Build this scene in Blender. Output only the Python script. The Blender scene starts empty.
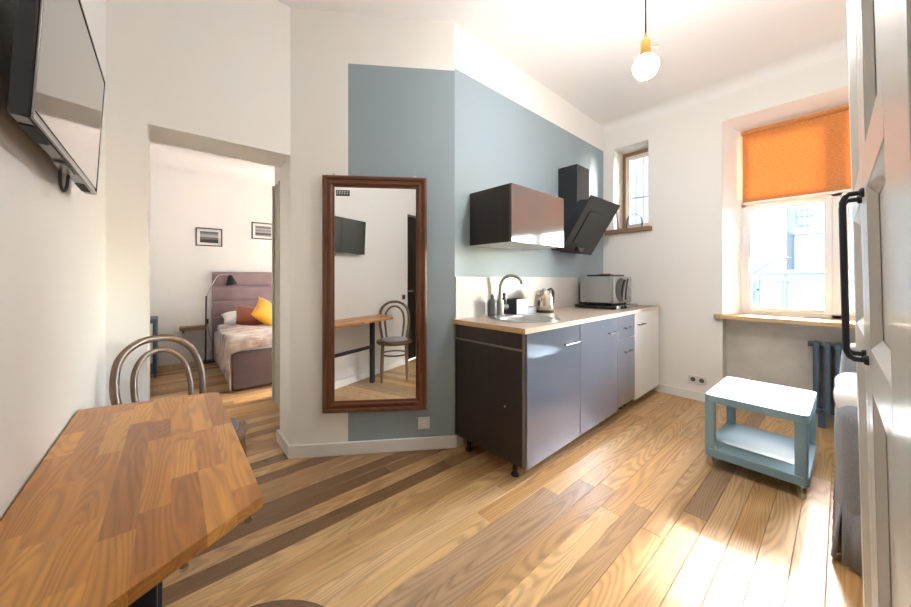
import bpy, bmesh, math, random
from mathutils import Vector, Matrix, Euler
PI = math.pi
R = math.radians
random.seed(7)
SC = bpy.context.scene
COL = SC.collection

# ------------------------------------------------------------------ camera
CAMH = 1.20
cd = bpy.data.cameras.new('camera')
cam = bpy.data.objects.new('camera', cd)
COL.objects.link(cam)
cam.location = (0, 0, CAMH)
cam.rotation_euler = (R(90), 0, -R(40.678))
cd.sensor_width = 36.0
cd.lens = 332.18 / 911 * 36.0
cd.shift_y = -25.0 / 911
cd.clip_start = 0.02
cd.clip_end = 200
SC.camera = cam

# ------------------------------------------------------------------ sky, sun, exposure
w = bpy.data.worlds.new('sky')
SC.world = w
w.use_nodes = True
nt = w.node_tree
nt.nodes.clear()
wo = nt.nodes.new('ShaderNodeOutputWorld')
bg = nt.nodes.new('ShaderNodeBackground')
sky = nt.nodes.new('ShaderNodeTexSky')
sky.sky_type = 'NISHITA'
sky.sun_disc = False
sky.sun_elevation = R(33)
sky.sun_rotation = R(90)
sky.air_density = 1.0
sky.dust_density = 1.0
nt.links.new(sky.outputs[0], bg.inputs[0])
nt.links.new(bg.outputs[0], wo.inputs[0])
bg.inputs[1].default_value = 1.45

sd = bpy.data.lights.new('sun', 'SUN')
sun = bpy.data.objects.new('sun', sd)
COL.objects.link(sun)
sun.location = (12, 0.2, 10)
sd.energy = 1.0
sd.angle = R(2.0)
sd.color = (1.0, 0.93, 0.84)
sun.rotation_euler = Vector((-math.cos(R(33)), 0.0, -math.sin(R(33)))).to_track_quat('-Z', 'Y').to_euler()

LAMP = 53.0      # radiance of the pendant's globe bulb, a glow added to brighten the room
vs = SC.view_settings
vs.view_transform = 'Standard'
vs.look = 'None'
vs.gamma = 1.0
vs.use_curve_mapping = False
vs.exposure = 2.95

# ------------------------------------------------------------------ materials
MATS = {}


def new_mat(name):
    m = bpy.data.materials.new(name)
    m.use_nodes = True
    n = m.node_tree.nodes
    b = n['Principled BSDF']
    MATS[name] = m
    return m, m.node_tree, n, b


def mat(name, col, rough=0.5, metal=0.0, spec=0.5, coat=0.0, noise=0.0, nscale=20.0, bump=0.0, bscale=60.0,
        sheen=0.0, trans=0.0, ior=1.45, emis=0.0, stretch=None):
    m, t, n, b = new_mat(name)
    b.inputs['Base Color'].default_value = (*col, 1)
    b.inputs['Roughness'].default_value = rough
    b.inputs['Metallic'].default_value = metal
    b.inputs['Specular IOR Level'].default_value = spec
    b.inputs['Coat Weight'].default_value = coat
    b.inputs['Coat Roughness'].default_value = 0.04
    b.inputs['Sheen Weight'].default_value = sheen
    b.inputs['Transmission Weight'].default_value = trans
    b.inputs['IOR'].default_value = ior
    if emis:
        b.inputs['Emission Color'].default_value = (*col, 1)
        b.inputs['Emission Strength'].default_value = emis
    if noise or bump:
        tc = n.new('ShaderNodeTexCoord')
        mp = n.new('ShaderNodeMapping')
        t.links.new(tc.outputs['Object'], mp.inputs[0])
        if stretch:
            mp.inputs['Scale'].default_value = stretch
    if noise:
        nz = n.new('ShaderNodeTexNoise')
        nz.inputs['Scale'].default_value = nscale
        nz.inputs['Detail'].default_value = 5
        t.links.new(mp.outputs[0], nz.inputs['Vector'])
        mr = n.new('ShaderNodeMapRange')
        mr.inputs[1].default_value = 0.25
        mr.inputs[2].default_value = 0.75
        mr.inputs[3].default_value = 1 - noise
        mr.inputs[4].default_value = 1 + noise
        t.links.new(nz.outputs['Fac'], mr.inputs[0])
        mx = n.new('ShaderNodeVectorMath')
        mx.operation = 'SCALE'
        mx.inputs[0].default_value = col
        t.links.new(mr.outputs[0], mx.inputs['Scale'])
        t.links.new(mx.outputs[0], b.inputs['Base Color'])
    if bump:
        nb = n.new('ShaderNodeTexNoise')
        nb.inputs['Scale'].default_value = bscale
        nb.inputs['Detail'].default_value = 4
        t.links.new(mp.outputs[0], nb.inputs['Vector'])
        bp = n.new('ShaderNodeBump')
        bp.inputs['Strength'].default_value = bump
        bp.inputs['Distance'].default_value = 0.01
        t.links.new(nb.outputs['Fac'], bp.inputs['Height'])
        t.links.new(bp.outputs[0], b.inputs['Normal'])
    return m


def wood_mat(name, base=None, axis='X', rough=0.4, grain=0.35, scale=1.0, rings=0.0, coat=0.0):
    """wood whose tint is the object's colour (base None) or a fixed colour; grain runs along the axis"""
    m, t, n, b = new_mat(name)
    tc = n.new('ShaderNodeTexCoord')
    oi = n.new('ShaderNodeObjectInfo')
    mp = n.new('ShaderNodeMapping')
    off = n.new('ShaderNodeVectorMath')
    off.operation = 'SCALE'
    off.inputs[0].default_value = (13.7, 29.3, 7.1)
    t.links.new(oi.outputs['Random'], off.inputs['Scale'])
    add = n.new('ShaderNodeVectorMath')
    add.operation = 'ADD'
    t.links.new(tc.outputs['Object'], add.inputs[0])
    t.links.new(off.outputs[0], add.inputs[1])
    t.links.new(add.outputs[0], mp.inputs[0])
    lo, hi = 1.6 * scale, 34.0 * scale
    mp.inputs['Scale'].default_value = {'X': (lo, hi, hi), 'Y': (hi, lo, hi), 'Z': (hi, hi, lo)}[axis]
    n1 = n.new('ShaderNodeTexNoise')
    n1.inputs['Scale'].default_value = 1.0
    n1.inputs['Detail'].default_value = 6
    n1.inputs['Roughness'].default_value = 0.65
    n1.inputs['Distortion'].default_value = 0.6
    t.links.new(mp.outputs[0], n1.inputs['Vector'])
    mp2 = n.new('ShaderNodeMapping')
    lo, hi = 0.75 * scale, 6.5 * scale
    mp2.inputs['Scale'].default_value = {'X': (lo, hi, hi), 'Y': (hi, lo, hi), 'Z': (hi, hi, lo)}[axis]
    t.links.new(add.outputs[0], mp2.inputs[0])
    n2 = n.new('ShaderNodeTexNoise')
    n2.inputs['Scale'].default_value = 1.0
    n2.inputs['Detail'].default_value = 1.2
    n2.inputs['Roughness'].default_value = 0.35
    t.links.new(mp2.outputs[0], n2.inputs['Vector'])
    mk = n.new('ShaderNodeMath')
    mk.operation = 'MULTIPLY'
    mk.inputs[1].default_value = 170.0
    t.links.new(n2.outputs['Fac'], mk.inputs[0])
    wv = n.new('ShaderNodeMath')
    wv.operation = 'SINE'
    t.links.new(mk.outputs[0], wv.inputs[0])
    wr = n.new('ShaderNodeMapRange')
    wr.inputs[1].default_value = -1.0
    wr.inputs[2].default_value = 0.5
    t.links.new(wv.outputs[0], wr.inputs[0])
    mixf = n.new('ShaderNodeMix')
    mixf.data_type = 'FLOAT'
    mixf.inputs['Factor'].default_value = rings
    t.links.new(n1.outputs['Fac'], mixf.inputs[2])
    t.links.new(wr.outputs[0], mixf.inputs[3])
    mr = n.new('ShaderNodeMapRange')
    mr.inputs[1].default_value = 0.2
    mr.inputs[2].default_value = 0.8
    mr.inputs[3].default_value = 1 - grain
    mr.inputs[4].default_value = 1 + grain * 0.55
    t.links.new(mixf.outputs[0], mr.inputs[0])
    sc = n.new('ShaderNodeVectorMath')
    sc.operation = 'SCALE'
    if base is None:
        t.links.new(oi.outputs['Color'], sc.inputs[0])
    else:
        sc.inputs[0].default_value = base
    t.links.new(mr.outputs[0], sc.inputs['Scale'])
    t.links.new(sc.outputs[0], b.inputs['Base Color'])
    b.inputs['Roughness'].default_value = rough
    b.inputs['Coat Weight'].default_value = coat
    b.inputs['Coat Roughness'].default_value = 0.15
    bp = n.new('ShaderNodeBump')
    bp.inputs['Strength'].default_value = 0.12
    bp.inputs['Distance'].default_value = 0.004
    t.links.new(mixf.outputs[0], bp.inputs['Height'])
    t.links.new(bp.outputs[0], b.inputs['Normal'])
    return m


CREAM = (0.855, 0.83, 0.785)
WHITE = (0.86, 0.855, 0.84)
BLUE = (0.295, 0.365, 0.40)


def painted_wall(name, z_top=None, s_min=None, slope=0.0, base=CREAM):
    """wall paint; the blue field lies below z_top and, if given, right of local x = s_min"""
    m, t, n, b = new_mat(name)
    b.inputs['Roughness'].default_value = 0.55
    tc = n.new('ShaderNodeTexCoord')
    nb = n.new('ShaderNodeTexNoise')
    nb.inputs['Scale'].default_value = 14
    nb.inputs['Detail'].default_value = 6
    t.links.new(tc.outputs['Object'], nb.inputs['Vector'])
    bp = n.new('ShaderNodeBump')
    bp.inputs['Strength'].default_value = 0.06
    bp.inputs['Distance'].default_value = 0.02
    t.links.new(nb.outputs['Fac'], bp.inputs['Height'])
    t.links.new(bp.outputs[0], b.inputs['Normal'])
    if z_top is None:
        b.inputs['Base Color'].default_value = (*base, 1)
        return m
    sx = n.new('ShaderNodeSeparateXYZ')
    t.links.new(tc.outputs['Object'], sx.inputs[0])
    lim = n.new('ShaderNodeMath')
    lim.operation = 'MULTIPLY_ADD'
    lim.inputs[1].default_value = slope
    lim.inputs[2].default_value = z_top
    t.links.new(sx.outputs[0], lim.inputs[0])
    lt = n.new('ShaderNodeMath')
    lt.operation = 'LESS_THAN'
    t.links.new(sx.outputs[2], lt.inputs[0])
    t.links.new(lim.outputs[0], lt.inputs[1])
    fac = lt.outputs[0]
    if s_min is not None:
        gt = n.new('ShaderNodeMath')
        gt.operation = 'GREATER_THAN'
        gt.inputs[1].default_value = s_min
        t.links.new(sx.outputs[0], gt.inputs[0])
        mu = n.new('ShaderNodeMath')
        mu.operation = 'MULTIPLY'
        t.links.new(lt.outputs[0], mu.inputs[0])
        t.links.new(gt.outputs[0], mu.inputs[1])
        fac = mu.outputs[0]
    mx = n.new('ShaderNodeMix')
    mx.data_type = 'RGBA'
    mx.inputs[6].default_value = (*base, 1)
    mx.inputs[7].default_value = (*BLUE, 1)
    t.links.new(fac, mx.inputs[0])
    t.links.new(mx.outputs[2], b.inputs['Base Color'])
    return m


painted_wall('wall_cream')
painted_wall('wall_white', base=(0.88, 0.87, 0.845))
painted_wall('wall_kitchen', z_top=2.70, slope=0.012)
painted_wall('wall_mirror', z_top=2.668, s_min=0.376, slope=0.012)
mat('ceiling', (0.88, 0.855, 0.83), 0.7)
mat('trim_white', (0.82, 0.81, 0.78), 0.4)
mat('plaster', (0.60, 0.565, 0.50), 0.8, noise=0.16, nscale=5, bump=0.2, bscale=30)
mat('reveal', (0.92, 0.915, 0.90), 0.6, bump=0.12, bscale=25)
mat('old_reveal', (0.76, 0.71, 0.64), 0.7, noise=0.12, nscale=9, bump=0.2, bscale=25)
mat('pvc', (0.86, 0.85, 0.83), 0.3)
wood_mat('floor_wood', None, 'X', 0.38, 0.37, 1.0, 0.28)
wood_mat('floor_base', (0.18, 0.11, 0.06), 'X', 0.6, 0.3)
wood_mat('table_oak', None, 'Y', 0.28, 0.40, 1.6, 0.20)
wood_mat('mirror_wood', (0.155, 0.056, 0.024), 'Z', 0.32, 0.5, 1.0, 0.2)
wood_mat('mirror_wood_h', (0.155, 0.056, 0.024), 'X', 0.32, 0.5, 1.0, 0.2)
wood_mat('bentwood', (0.20, 0.115, 0.062), 'Z', 0.22, 0.45, 1.2, 0.0, 0.3)
wood_mat('dark_bentwood', (0.095, 0.050, 0.028), 'Z', 0.28, 0.4, 1.2, 0.0, 0.3)
wood_mat('counter', (0.44, 0.335, 0.25), 'X', 0.35, 0.22, 1.2, 0.15)
wood_mat('counter_edge', (0.70, 0.56, 0.41), 'X', 0.4, 0.12)
wood_mat('sill_wood', (0.66, 0.42, 0.20), 'Y', 0.4, 0.2)
wood_mat('old_wood', (0.30, 0.17, 0.09), 'Y', 0.5, 0.35)
wood_mat('shelf_wood', (0.24, 0.13, 0.07), 'X', 0.5, 0.3)
wood_mat('wenge', (0.026, 0.0185, 0.0155), 'Z', 0.45, 0.4, 1.2, 0.0)
mat('wenge_edge', (0.22, 0.18, 0.15), 0.4)
mat('gloss_grey', (0.165, 0.18, 0.215), 0.06, coat=1.0)
mat('gloss_taupe', (0.11, 0.10, 0.098), 0.08, coat=0.4)
mat('gloss_white', (0.80, 0.78, 0.74), 0.2, coat=0.5)
mat('carcass', (0.72, 0.71, 0.69), 0.5)
mat('backsplash', (0.53, 0.50, 0.475), 0.28, noise=0.05, nscale=6)
mat('chrome', (0.75, 0.74, 0.72), 0.14, 1.0)
mat('steel', (0.56, 0.56, 0.55), 0.28, 1.0)
mat('brushed_steel', (0.50, 0.49, 0.46), 0.32, 1.0, noise=0.06, nscale=30)
mat('kettle_steel', (0.66, 0.60, 0.50), 0.16, 1.0)
mat('black_plastic', (0.012, 0.012, 0.013), 0.35)
mat('black_glass', (0.008, 0.008, 0.009), 0.05, coat=0.5)
mat('hood_black', (0.018, 0.019, 0.022), 0.22)
mat('hood_glass', (0.022, 0.021, 0.020), 0.25, spec=0.35)
mat('tv_screen', (0.012, 0.012, 0.013), 0.05, spec=0.9, coat=1.0)
mat('tv_body', (0.012, 0.013, 0.015), 0.25, coat=0.3)
mat('tv_bezel', (0.30, 0.30, 0.31), 0.25, 0.8)
mat('tv_grille', (0.02, 0.02, 0.022), 0.7, bump=0.3, bscale=500)
mat('dark_metal', (0.035, 0.040, 0.050), 0.35, 0.4)
mat('anthracite', (0.06, 0.065, 0.075), 0.5)
mat('handle_steel', (0.16, 0.16, 0.17), 0.25, 0.9)
mat('mirror_glass', (0.92, 0.94, 0.93), 0.0, 1.0)
mat('sticker', (0.055, 0.055, 0.06), 0.5)
mat('ink_white', (0.75, 0.75, 0.73), 0.5)
mat('cart_blue', (0.235, 0.365, 0.42), 0.35, noise=0.03, nscale=6)
mat('castor', (0.52, 0.40, 0.26), 0.35)
mat('radiator', (0.080, 0.115, 0.160), 0.35, noise=0.06, nscale=15)
mat('felt', (0.20, 0.20, 0.22), 0.95, noise=0.15, nscale=120, bump=0.5, bscale=300)
mat('wool', (0.42, 0.42, 0.43), 1.0, noise=0.35, nscale=90, bump=1.0, bscale=160, sheen=0.4)
mat('slipcover', (0.25, 0.265, 0.29), 0.95, noise=0.12, nscale=160, bump=0.3, bscale=300, sheen=0.2)
mat('white_cloth', (0.82, 0.81, 0.80), 0.9, bump=0.3, bscale=30)
mat('wardrobe', (0.62, 0.60, 0.545), 0.35, coat=0.1)
mat('bed_velvet', (0.085, 0.048, 0.045), 0.75, sheen=0.6, noise=0.15, nscale=8)
mat('headboard', (0.29, 0.20, 0.21), 0.7, sheen=0.5, noise=0.1, nscale=7)
mat('sheet', (0.84, 0.83, 0.82), 0.9, bump=0.2, bscale=14)
mat('rust', (0.27, 0.075, 0.035), 0.8, sheen=0.4)
mat('mustard', (0.80, 0.36, 0.015), 0.75, sheen=0.4)
mat('frame_black', (0.015, 0.014, 0.014), 0.4)
mat('mat_board', (0.85, 0.84, 0.82), 0.7)
mat('casing', (0.42, 0.40, 0.32), 0.5)
mat('brass', (0.72, 0.45, 0.13), 0.28, 1.0)
mat('bulb', (0.84, 0.84, 0.83), 0.25, coat=0.5)
mat('lit_bulb', (1.0, 0.98, 0.955), 0.4, emis=LAMP)
mat('cord', (0.03, 0.028, 0.028), 0.6)
mat('socket', (0.72, 0.70, 0.65), 0.4)
mat('socket_dark', (0.10, 0.095, 0.09), 0.6)
mat('door_dark', (0.030, 0.020, 0.015), 0.45, noise=0.2, nscale=10)
mat('red_cloth', (0.28, 0.03, 0.025), 0.8)
mat('microwave', (0.42, 0.43, 0.42), 0.35, 0.6)
mat('soap_grey', (0.12, 0.115, 0.11), 0.35)
mat('box_dark', (0.055, 0.058, 0.07), 0.5)
mat('box_light', (0.36, 0.38, 0.42), 0.4)
mat('facade', (0.095, 0.091, 0.088), 0.9, noise=0.06, nscale=0.6)
mat('facade_brick', (0.085, 0.077, 0.070), 0.9, noise=0.12, nscale=1.2)
mat('facade_window', (0.012, 0.016, 0.022), 0.3)
mat('roof_metal', (0.045, 0.050, 0.055), 0.6)
mat('courtyard', (0.2, 0.19, 0.18), 0.9)
mat('iron', (0.06, 0.06, 0.06), 0.5)


def glass_mat(name, tint=(1, 1, 1), refl=0.06):
    m, t, n, b = new_mat(name)
    n.remove(b)
    out = n['Material Output']
    tr = n.new('ShaderNodeBsdfTransparent')
    tr.inputs[0].default_value = (*tint, 1)
    gl = n.new('ShaderNodeBsdfGlossy')
    gl.inputs['Roughness'].default_value = 0.0
    fr = n.new('ShaderNodeFresnel')
    fr.inputs[0].default_value = 1.3 + refl
    mx = n.new('ShaderNodeMixShader')
    t.links.new(fr.outputs[0], mx.inputs[0])
    t.links.new(tr.outputs[0], mx.inputs[1])
    t.links.new(gl.outputs[0], mx.inputs[2])
    t.links.new(mx.outputs[0], out.inputs[0])
    return m


glass_mat('pane', (0.97, 0.98, 0.98))
glass_mat('vase_glass', (0.96, 0.98, 0.99), -0.12)


def blind_mat():
    m, t, n, b = new_mat('blind')
    n.remove(b)
    out = n['Material Output']
    tc = n.new('ShaderNodeTexCoord')
    mp = n.new('ShaderNodeMapping')
    mp.inputs['Scale'].default_value = (1, 30, 160)
    t.links.new(tc.outputs['Object'], mp.inputs[0])
    nz = n.new('ShaderNodeTexNoise')
    nz.inputs['Scale'].default_value = 1.6
    nz.inputs['Detail'].default_value = 3
    t.links.new(mp.outputs[0], nz.inputs['Vector'])
    mr = n.new('ShaderNodeMapRange')
    mr.inputs[1].default_value = 0.3
    mr.inputs[2].default_value = 0.7
    mr.inputs[3].default_value = 0.78
    mr.inputs[4].default_value = 1.15
    t.links.new(nz.outputs['Fac'], mr.inputs[0])
    sc = n.new('ShaderNodeVectorMath')
    sc.operation = 'SCALE'
    sc.inputs[0].default_value = (0.78, 0.36, 0.125)
    t.links.new(mr.outputs[0], sc.inputs['Scale'])
    df = n.new('ShaderNodeBsdfDiffuse')
    tl = n.new('ShaderNodeBsdfTranslucent')
    t.links.new(sc.outputs[0], df.inputs[0])
    t.links.new(sc.outputs[0], tl.inputs[0])
    mx = n.new('ShaderNodeMixShader')
    mx.inputs[0].default_value = 0.26
    t.links.new(df.outputs[0], mx.inputs[1])
    t.links.new(tl.outputs[0], mx.inputs[2])
    t.links.new(mx.outputs[0], out.inputs[0])
    return m


blind_mat()


def throw_mat():
    m, t, n, b = new_mat('throw')
    tc = n.new('ShaderNodeTexCoord')
    nz = n.new('ShaderNodeTexNoise')
    nz.inputs['Scale'].default_value = 7
    nz.inputs['Detail'].default_value = 5
    t.links.new(tc.outputs['Object'], nz.inputs['Vector'])
    cr = n.new('ShaderNodeValToRGB')
    cr.color_ramp.elements[0].position = 0.35
    cr.color_ramp.elements[0].color = (0.27, 0.155, 0.13, 1)
    cr.color_ramp.elements[1].position = 0.62
    cr.color_ramp.elements[1].color = (0.47, 0.39, 0.30, 1)
    t.links.new(nz.outputs['Fac'], cr.inputs[0])
    t.links.new(cr.outputs[0], b.inputs['Base Color'])
    b.inputs['Roughness'].default_value = 0.85
    b.inputs['Sheen Weight'].default_value = 0.3


throw_mat()


def print_mat(name, kind):
    """flat black-and-white photograph prints"""
    m, t, n, b = new_mat(name)
    b.inputs['Roughness'].default_value = 0.4
    tc = n.new('ShaderNodeTexCoord')
    sx = n.new('ShaderNodeSeparateXYZ')
    t.links.new(tc.outputs['Generated'], sx.inputs[0])
    cr = n.new('ShaderNodeValToRGB')
    e = cr.color_ramp.elements
    if kind == 0:
        stops = [(0.0, 0.03), (0.28, 0.05), (0.36, 0.16), (0.46, 0.10), (0.50, 0.42), (0.62, 0.50), (0.85, 0.2), (1.0, 0.1)]
    else:
        stops = [(0.0, 0.42), (0.1, 0.30), (0.14, 0.06), (0.3, 0.08), (0.36, 0.45), (0.55, 0.22), (0.72, 0.5), (0.8, 0.12), (1.0, 0.30)]
    e[0].position, e[0].color = stops[0][0], (stops[0][1],) * 3 + (1,)
    e[1].position, e[1].color = stops[-1][0], (stops[-1][1],) * 3 + (1,)
    for p, v in stops[1:-1]:
        x = e.new(p)
        x.color = (v, v * 0.96, v, 1)
    nz = n.new('ShaderNodeTexNoise')
    nz.inputs['Scale'].default_value = 9
    nz.inputs['Detail'].default_value = 5
    t.links.new(tc.outputs['Generated'], nz.inputs['Vector'])
    ma = n.new('ShaderNodeMath')
    ma.operation = 'MULTIPLY_ADD'
    ma.inputs[1].default_value = 0.16
    t.links.new(nz.outputs['Fac'], ma.inputs[0])
    su = n.new('ShaderNodeMath')
    su.operation = 'SUBTRACT'
    su.inputs[1].default_value = 0.08
    t.links.new(sx.outputs[2], su.inputs[0])
    t.links.new(su.outputs[0], ma.inputs[2])
    t.links.new(ma.outputs[0], cr.inputs[0])
    t.links.new(cr.outputs[0], b.inputs['Base Color'])


print_mat('print_sunset', 0)
print_mat('print_pier', 1)

# ------------------------------------------------------------------ mesh helpers


class MB:
    def __init__(self):
        self.v = []
        self.f = []

    def add(self, vs, fs, M=None):
        o = len(self.v)
        for p in vs:
            p = Vector(p)
            self.v.append(tuple(M @ p) if M is not None else tuple(p))
        self.f += [[i + o for i in q] for q in fs]
        return self

    def box(self, x0, x1, y0, y1, z0, z1, M=None):
        vs_ = [(x, y, z) for x in (x0, x1) for y in (y0, y1) for z in (z0, z1)]
        fs_ = [(0, 1, 3, 2), (4, 6, 7, 5), (0, 4, 5, 1), (2, 3, 7, 6), (0, 2, 6, 4), (1, 5, 7, 3)]
        return self.add(vs_, fs_, M)

    def prism(self, poly, z0, z1, M=None):
        n = len(poly)
        a = sum(poly[i][0] * poly[(i + 1) % n][1] - poly[(i + 1) % n][0] * poly[i][1] for i in range(n))
        if a < 0:
            poly = poly[::-1]
        vs_ = [(x, y, z0) for x, y in poly] + [(x, y, z1) for x, y in poly]
        fs_ = [list(range(n))[::-1], list(range(n, 2 * n))]
        fs_ += [(i, (i + 1) % n, (i + 1) % n + n, i + n) for i in range(n)]
        return self.add(vs_, fs_, M)

    def lathe(self, prof, seg=32, M=None, cap=True, sx=1.0, sy=1.0):
        vs_, fs_ = [], []
        for r, z in prof:
            for k in range(seg):
                a = 2 * PI * k / seg
                vs_.append((r * sx * math.cos(a), r * sy * math.sin(a), z))
        m = len(prof)
        for i in range(m - 1):
            for k in range(seg):
                k2 = (k + 1) % seg
                fs_.append((i * seg + k, i * seg + k2, (i + 1) * seg + k2, (i + 1) * seg + k))
        if cap:
            fs_.append(list(range(seg))[::-1])
            fs_.append([(m - 1) * seg + k for k in range(seg)])
        return self.add(vs_, fs_, M)

    def tube(self, pts, r, seg=10, closed=False, M=None):
        pts = [Vector(p) for p in pts]
        n = len(pts)
        rs = r if isinstance(r, (list, tuple)) else [r] * n
        vs_, fs_ = [], []
        tang = []
        for i in range(n):
            a = pts[i - 1] if (i > 0 or closed) else pts[i]
            b = pts[(i + 1) % n] if (i < n - 1 or closed) else pts[i]
            tang.append((b - a).normalized())
        t0 = tang[0]
        up = Vector((0, 0, 1)) if abs(t0.z) < 0.9 else Vector((1, 0, 0))
        nrm = (up - t0 * up.dot(t0)).normalized()
        for i in range(n):
            t_ = tang[i]
            nrm = (nrm - t_ * nrm.dot(t_))
            nrm.normalize()
            bi = t_.cross(nrm)
            for k in range(seg):
                a = 2 * PI * k / seg
                vs_.append(tuple(pts[i] + (nrm * math.cos(a) + bi * math.sin(a)) * rs[i]))
        lim = n if closed else n - 1
        for i in range(lim):
            j = (i + 1) % n
            for k in range(seg):
                k2 = (k + 1) % seg
                fs_.append((i * seg + k, i * seg + k2, j * seg + k2, j * seg + k))
        if not closed:
            fs_.append(list(range(seg))[::-1])
            fs_.append([(n - 1) * seg + k for k in range(seg)])
        return self.add(vs_, fs_, M)

    def build(self, name, material, parent=None, loc=None, rot=None, bevel=0.0, seg=2, smooth=35, subsurf=0):
        me = bpy.data.meshes.new(name)
        me.from_pydata(self.v, [], self.f)
        bm = bmesh.new()
        bm.from_mesh(me)
        bmesh.ops.recalc_face_normals(bm, faces=bm.faces)
        bm.to_mesh(me)
        bm.free()
        me.materials.append(MATS[material])
        if smooth:
            me.shade_smooth()
            me.set_sharp_from_angle(angle=R(smooth))
        o = bpy.data.objects.new(name, me)
        COL.objects.link(o)
        if parent is not None:
            o.parent = parent
        if loc is not None:
            o.location = loc
        if rot is not None:
            o.rotation_euler = rot
        if bevel:
            b = o.modifiers.new('bevel', 'BEVEL')
            b.width = bevel
            b.segments = seg
            b.limit_method = 'ANGLE'
            b.angle_limit = R(40)
            b.harden_normals = False
        if subsurf:
            s = o.modifiers.new('sub', 'SUBSURF')
            s.levels = subsurf
            s.render_levels = subsurf
        return o


def tag(o, label, cat, group=None, kind=None):
    if label:
        o['label'] = label
    if cat:
        o['category'] = cat
    if group:
        o['group'] = group
    if kind:
        o['kind'] = kind
    return o


def thing(name, label, cat, loc=(0, 0, 0), rz=0.0, group=None):
    o = bpy.data.objects.new(name, None)
    o.empty_display_size = 0.1
    COL.objects.link(o)
    o.location = loc
    o.rotation_euler = (0, 0, rz)
    return tag(o, label, cat, group)


def struct(o, label, cat):
    return tag(o, label, cat, kind='structure')


def copy_tree(o, parent=None):
    c = o.copy()
    COL.objects.link(c)
    c.parent = parent
    for ch in o.children:
        copy_tree(ch, c)
    return c


def arc(cx, cz, r, a0, a1, n, f=lambda x, z: (x, 0, z)):
    return [f(cx + r * math.cos(R(a0 + (a1 - a0) * i / n)), cz + r * math.sin(R(a0 + (a1 - a0) * i / n))) for i in range(n + 1)]


def bez(pts, n=24):
    """Catmull-Rom through the points"""
    P = [Vector(p) for p in pts]
    P = [P[0] * 2 - P[1]] + P + [P[-1] * 2 - P[-2]]
    out = []
    m = len(P) - 3
    per = max(2, n // m)
    for i in range(m):
        p0, p1, p2, p3 = P[i:i + 4]
        for k in range(per):
            t = k / per
            out.append(0.5 * ((2 * p1) + (p2 - p0) * t + (2 * p0 - 5 * p1 + 4 * p2 - p3) * t * t + (3 * p1 - p0 - 3 * p2 + p3) * t ** 3))
    out.append(P[-2])
    return out


def rrect(x0, x1, y0, y1, r, n=5):
    out = []
    for cx, cy, a in ((x1 - r, y1 - r, 0), (x0 + r, y1 - r, 90), (x0 + r, y0 + r, 180), (x1 - r, y0 + r, 270)):
        for i in range(n + 1):
            t = R(a + 90 * i / n)
            out.append((cx + r * math.cos(t), cy + r * math.sin(t)))
    return out


# ================================================================== SETTING
XL = -0.245          # left wall
XW = 3.95            # window wall
YB = 2.41            # bedroom wall
YR = -0.78           # wall behind the camera
CZ = 3.02            # ceiling
KO = Vector((1.54, 1.80, 0))          # kitchen wall origin
KT = math.atan2(0.07, 2.41)
KE = Vector((math.cos(KT), math.sin(KT), 0))
KN = Vector((-math.sin(KT), math.cos(KT), 0))


def K(x, y, z):
    return KO + KE * x + KN * y + Vector((0, 0, z))


MA = Vector((0.61, 2.41, 0))
MT = math.atan2(1.80 - 2.41, 1.54 - 0.61)
MD = Vector((math.cos(MT), math.sin(MT), 0))
MN = Vector((-math.sin(MT), math.cos(MT), 0))


def Mw(s, y, z):
    return MA + MD * s + MN * y + Vector((0, 0, z))


# ---- floor: base slab with planks laid along x
fl = MB().box(XL - 0.1, 4.35, YR - 0.1, 6.3, -0.12, -0.014).build('floor', 'floor_base')
struct(fl, 'warm oak plank floor running through kitchen and bedroom', 'floor')
PW = 0.0985
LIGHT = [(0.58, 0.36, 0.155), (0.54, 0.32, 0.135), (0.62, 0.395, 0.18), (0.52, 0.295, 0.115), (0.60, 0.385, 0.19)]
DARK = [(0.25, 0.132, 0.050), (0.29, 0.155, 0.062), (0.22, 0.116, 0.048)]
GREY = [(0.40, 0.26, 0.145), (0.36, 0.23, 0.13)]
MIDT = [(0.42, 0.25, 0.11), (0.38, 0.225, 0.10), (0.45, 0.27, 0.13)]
PM = {}


def plank_mesh(L):
    k = round(L, 2)
    if k in PM:
        return PM[k]
    mb = MB()
    g, c, hh = 0.0006, 0.0014, 0.0
    x0, x1, y0, y1 = g, k - g, g, PW - g
    vs_ = [(x0, y0, -0.014), (x1, y0, -0.014), (x1, y1, -0.014), (x0, y1, -0.014),
           (x0, y0, -c), (x1, y0, -c), (x1, y1, -c), (x0, y1, -c),
           (x0 + c, y0 + c, hh), (x1 - c, y0 + c, hh), (x1 - c, y1 - c, hh), (x0 + c, y1 - c, hh)]
    fs_ = [(8, 9, 10, 11), (3, 2, 1, 0)]
    for b in (0, 4):
        for i in range(4):
            j = (i + 1) % 4
            fs_.append((b + i, b + j, b + 4 + j, b + 4 + i))
    me = bpy.data.meshes.new('plank')
    me.from_pydata(vs_, [], fs_)
    me.materials.append(MATS['floor_wood'])
    PM[k] = me
    return me


def lay_plank(x, y, L, col):
    o = bpy.data.objects.new('plank', plank_mesh(L))
    COL.objects.link(o)
    o.parent = fl
    o.location = (x, y, 0)
    j = random.uniform(0.93, 1.07)
    o.color = (col[0] * j, col[1] * j, col[2] * j, 1)


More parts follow.
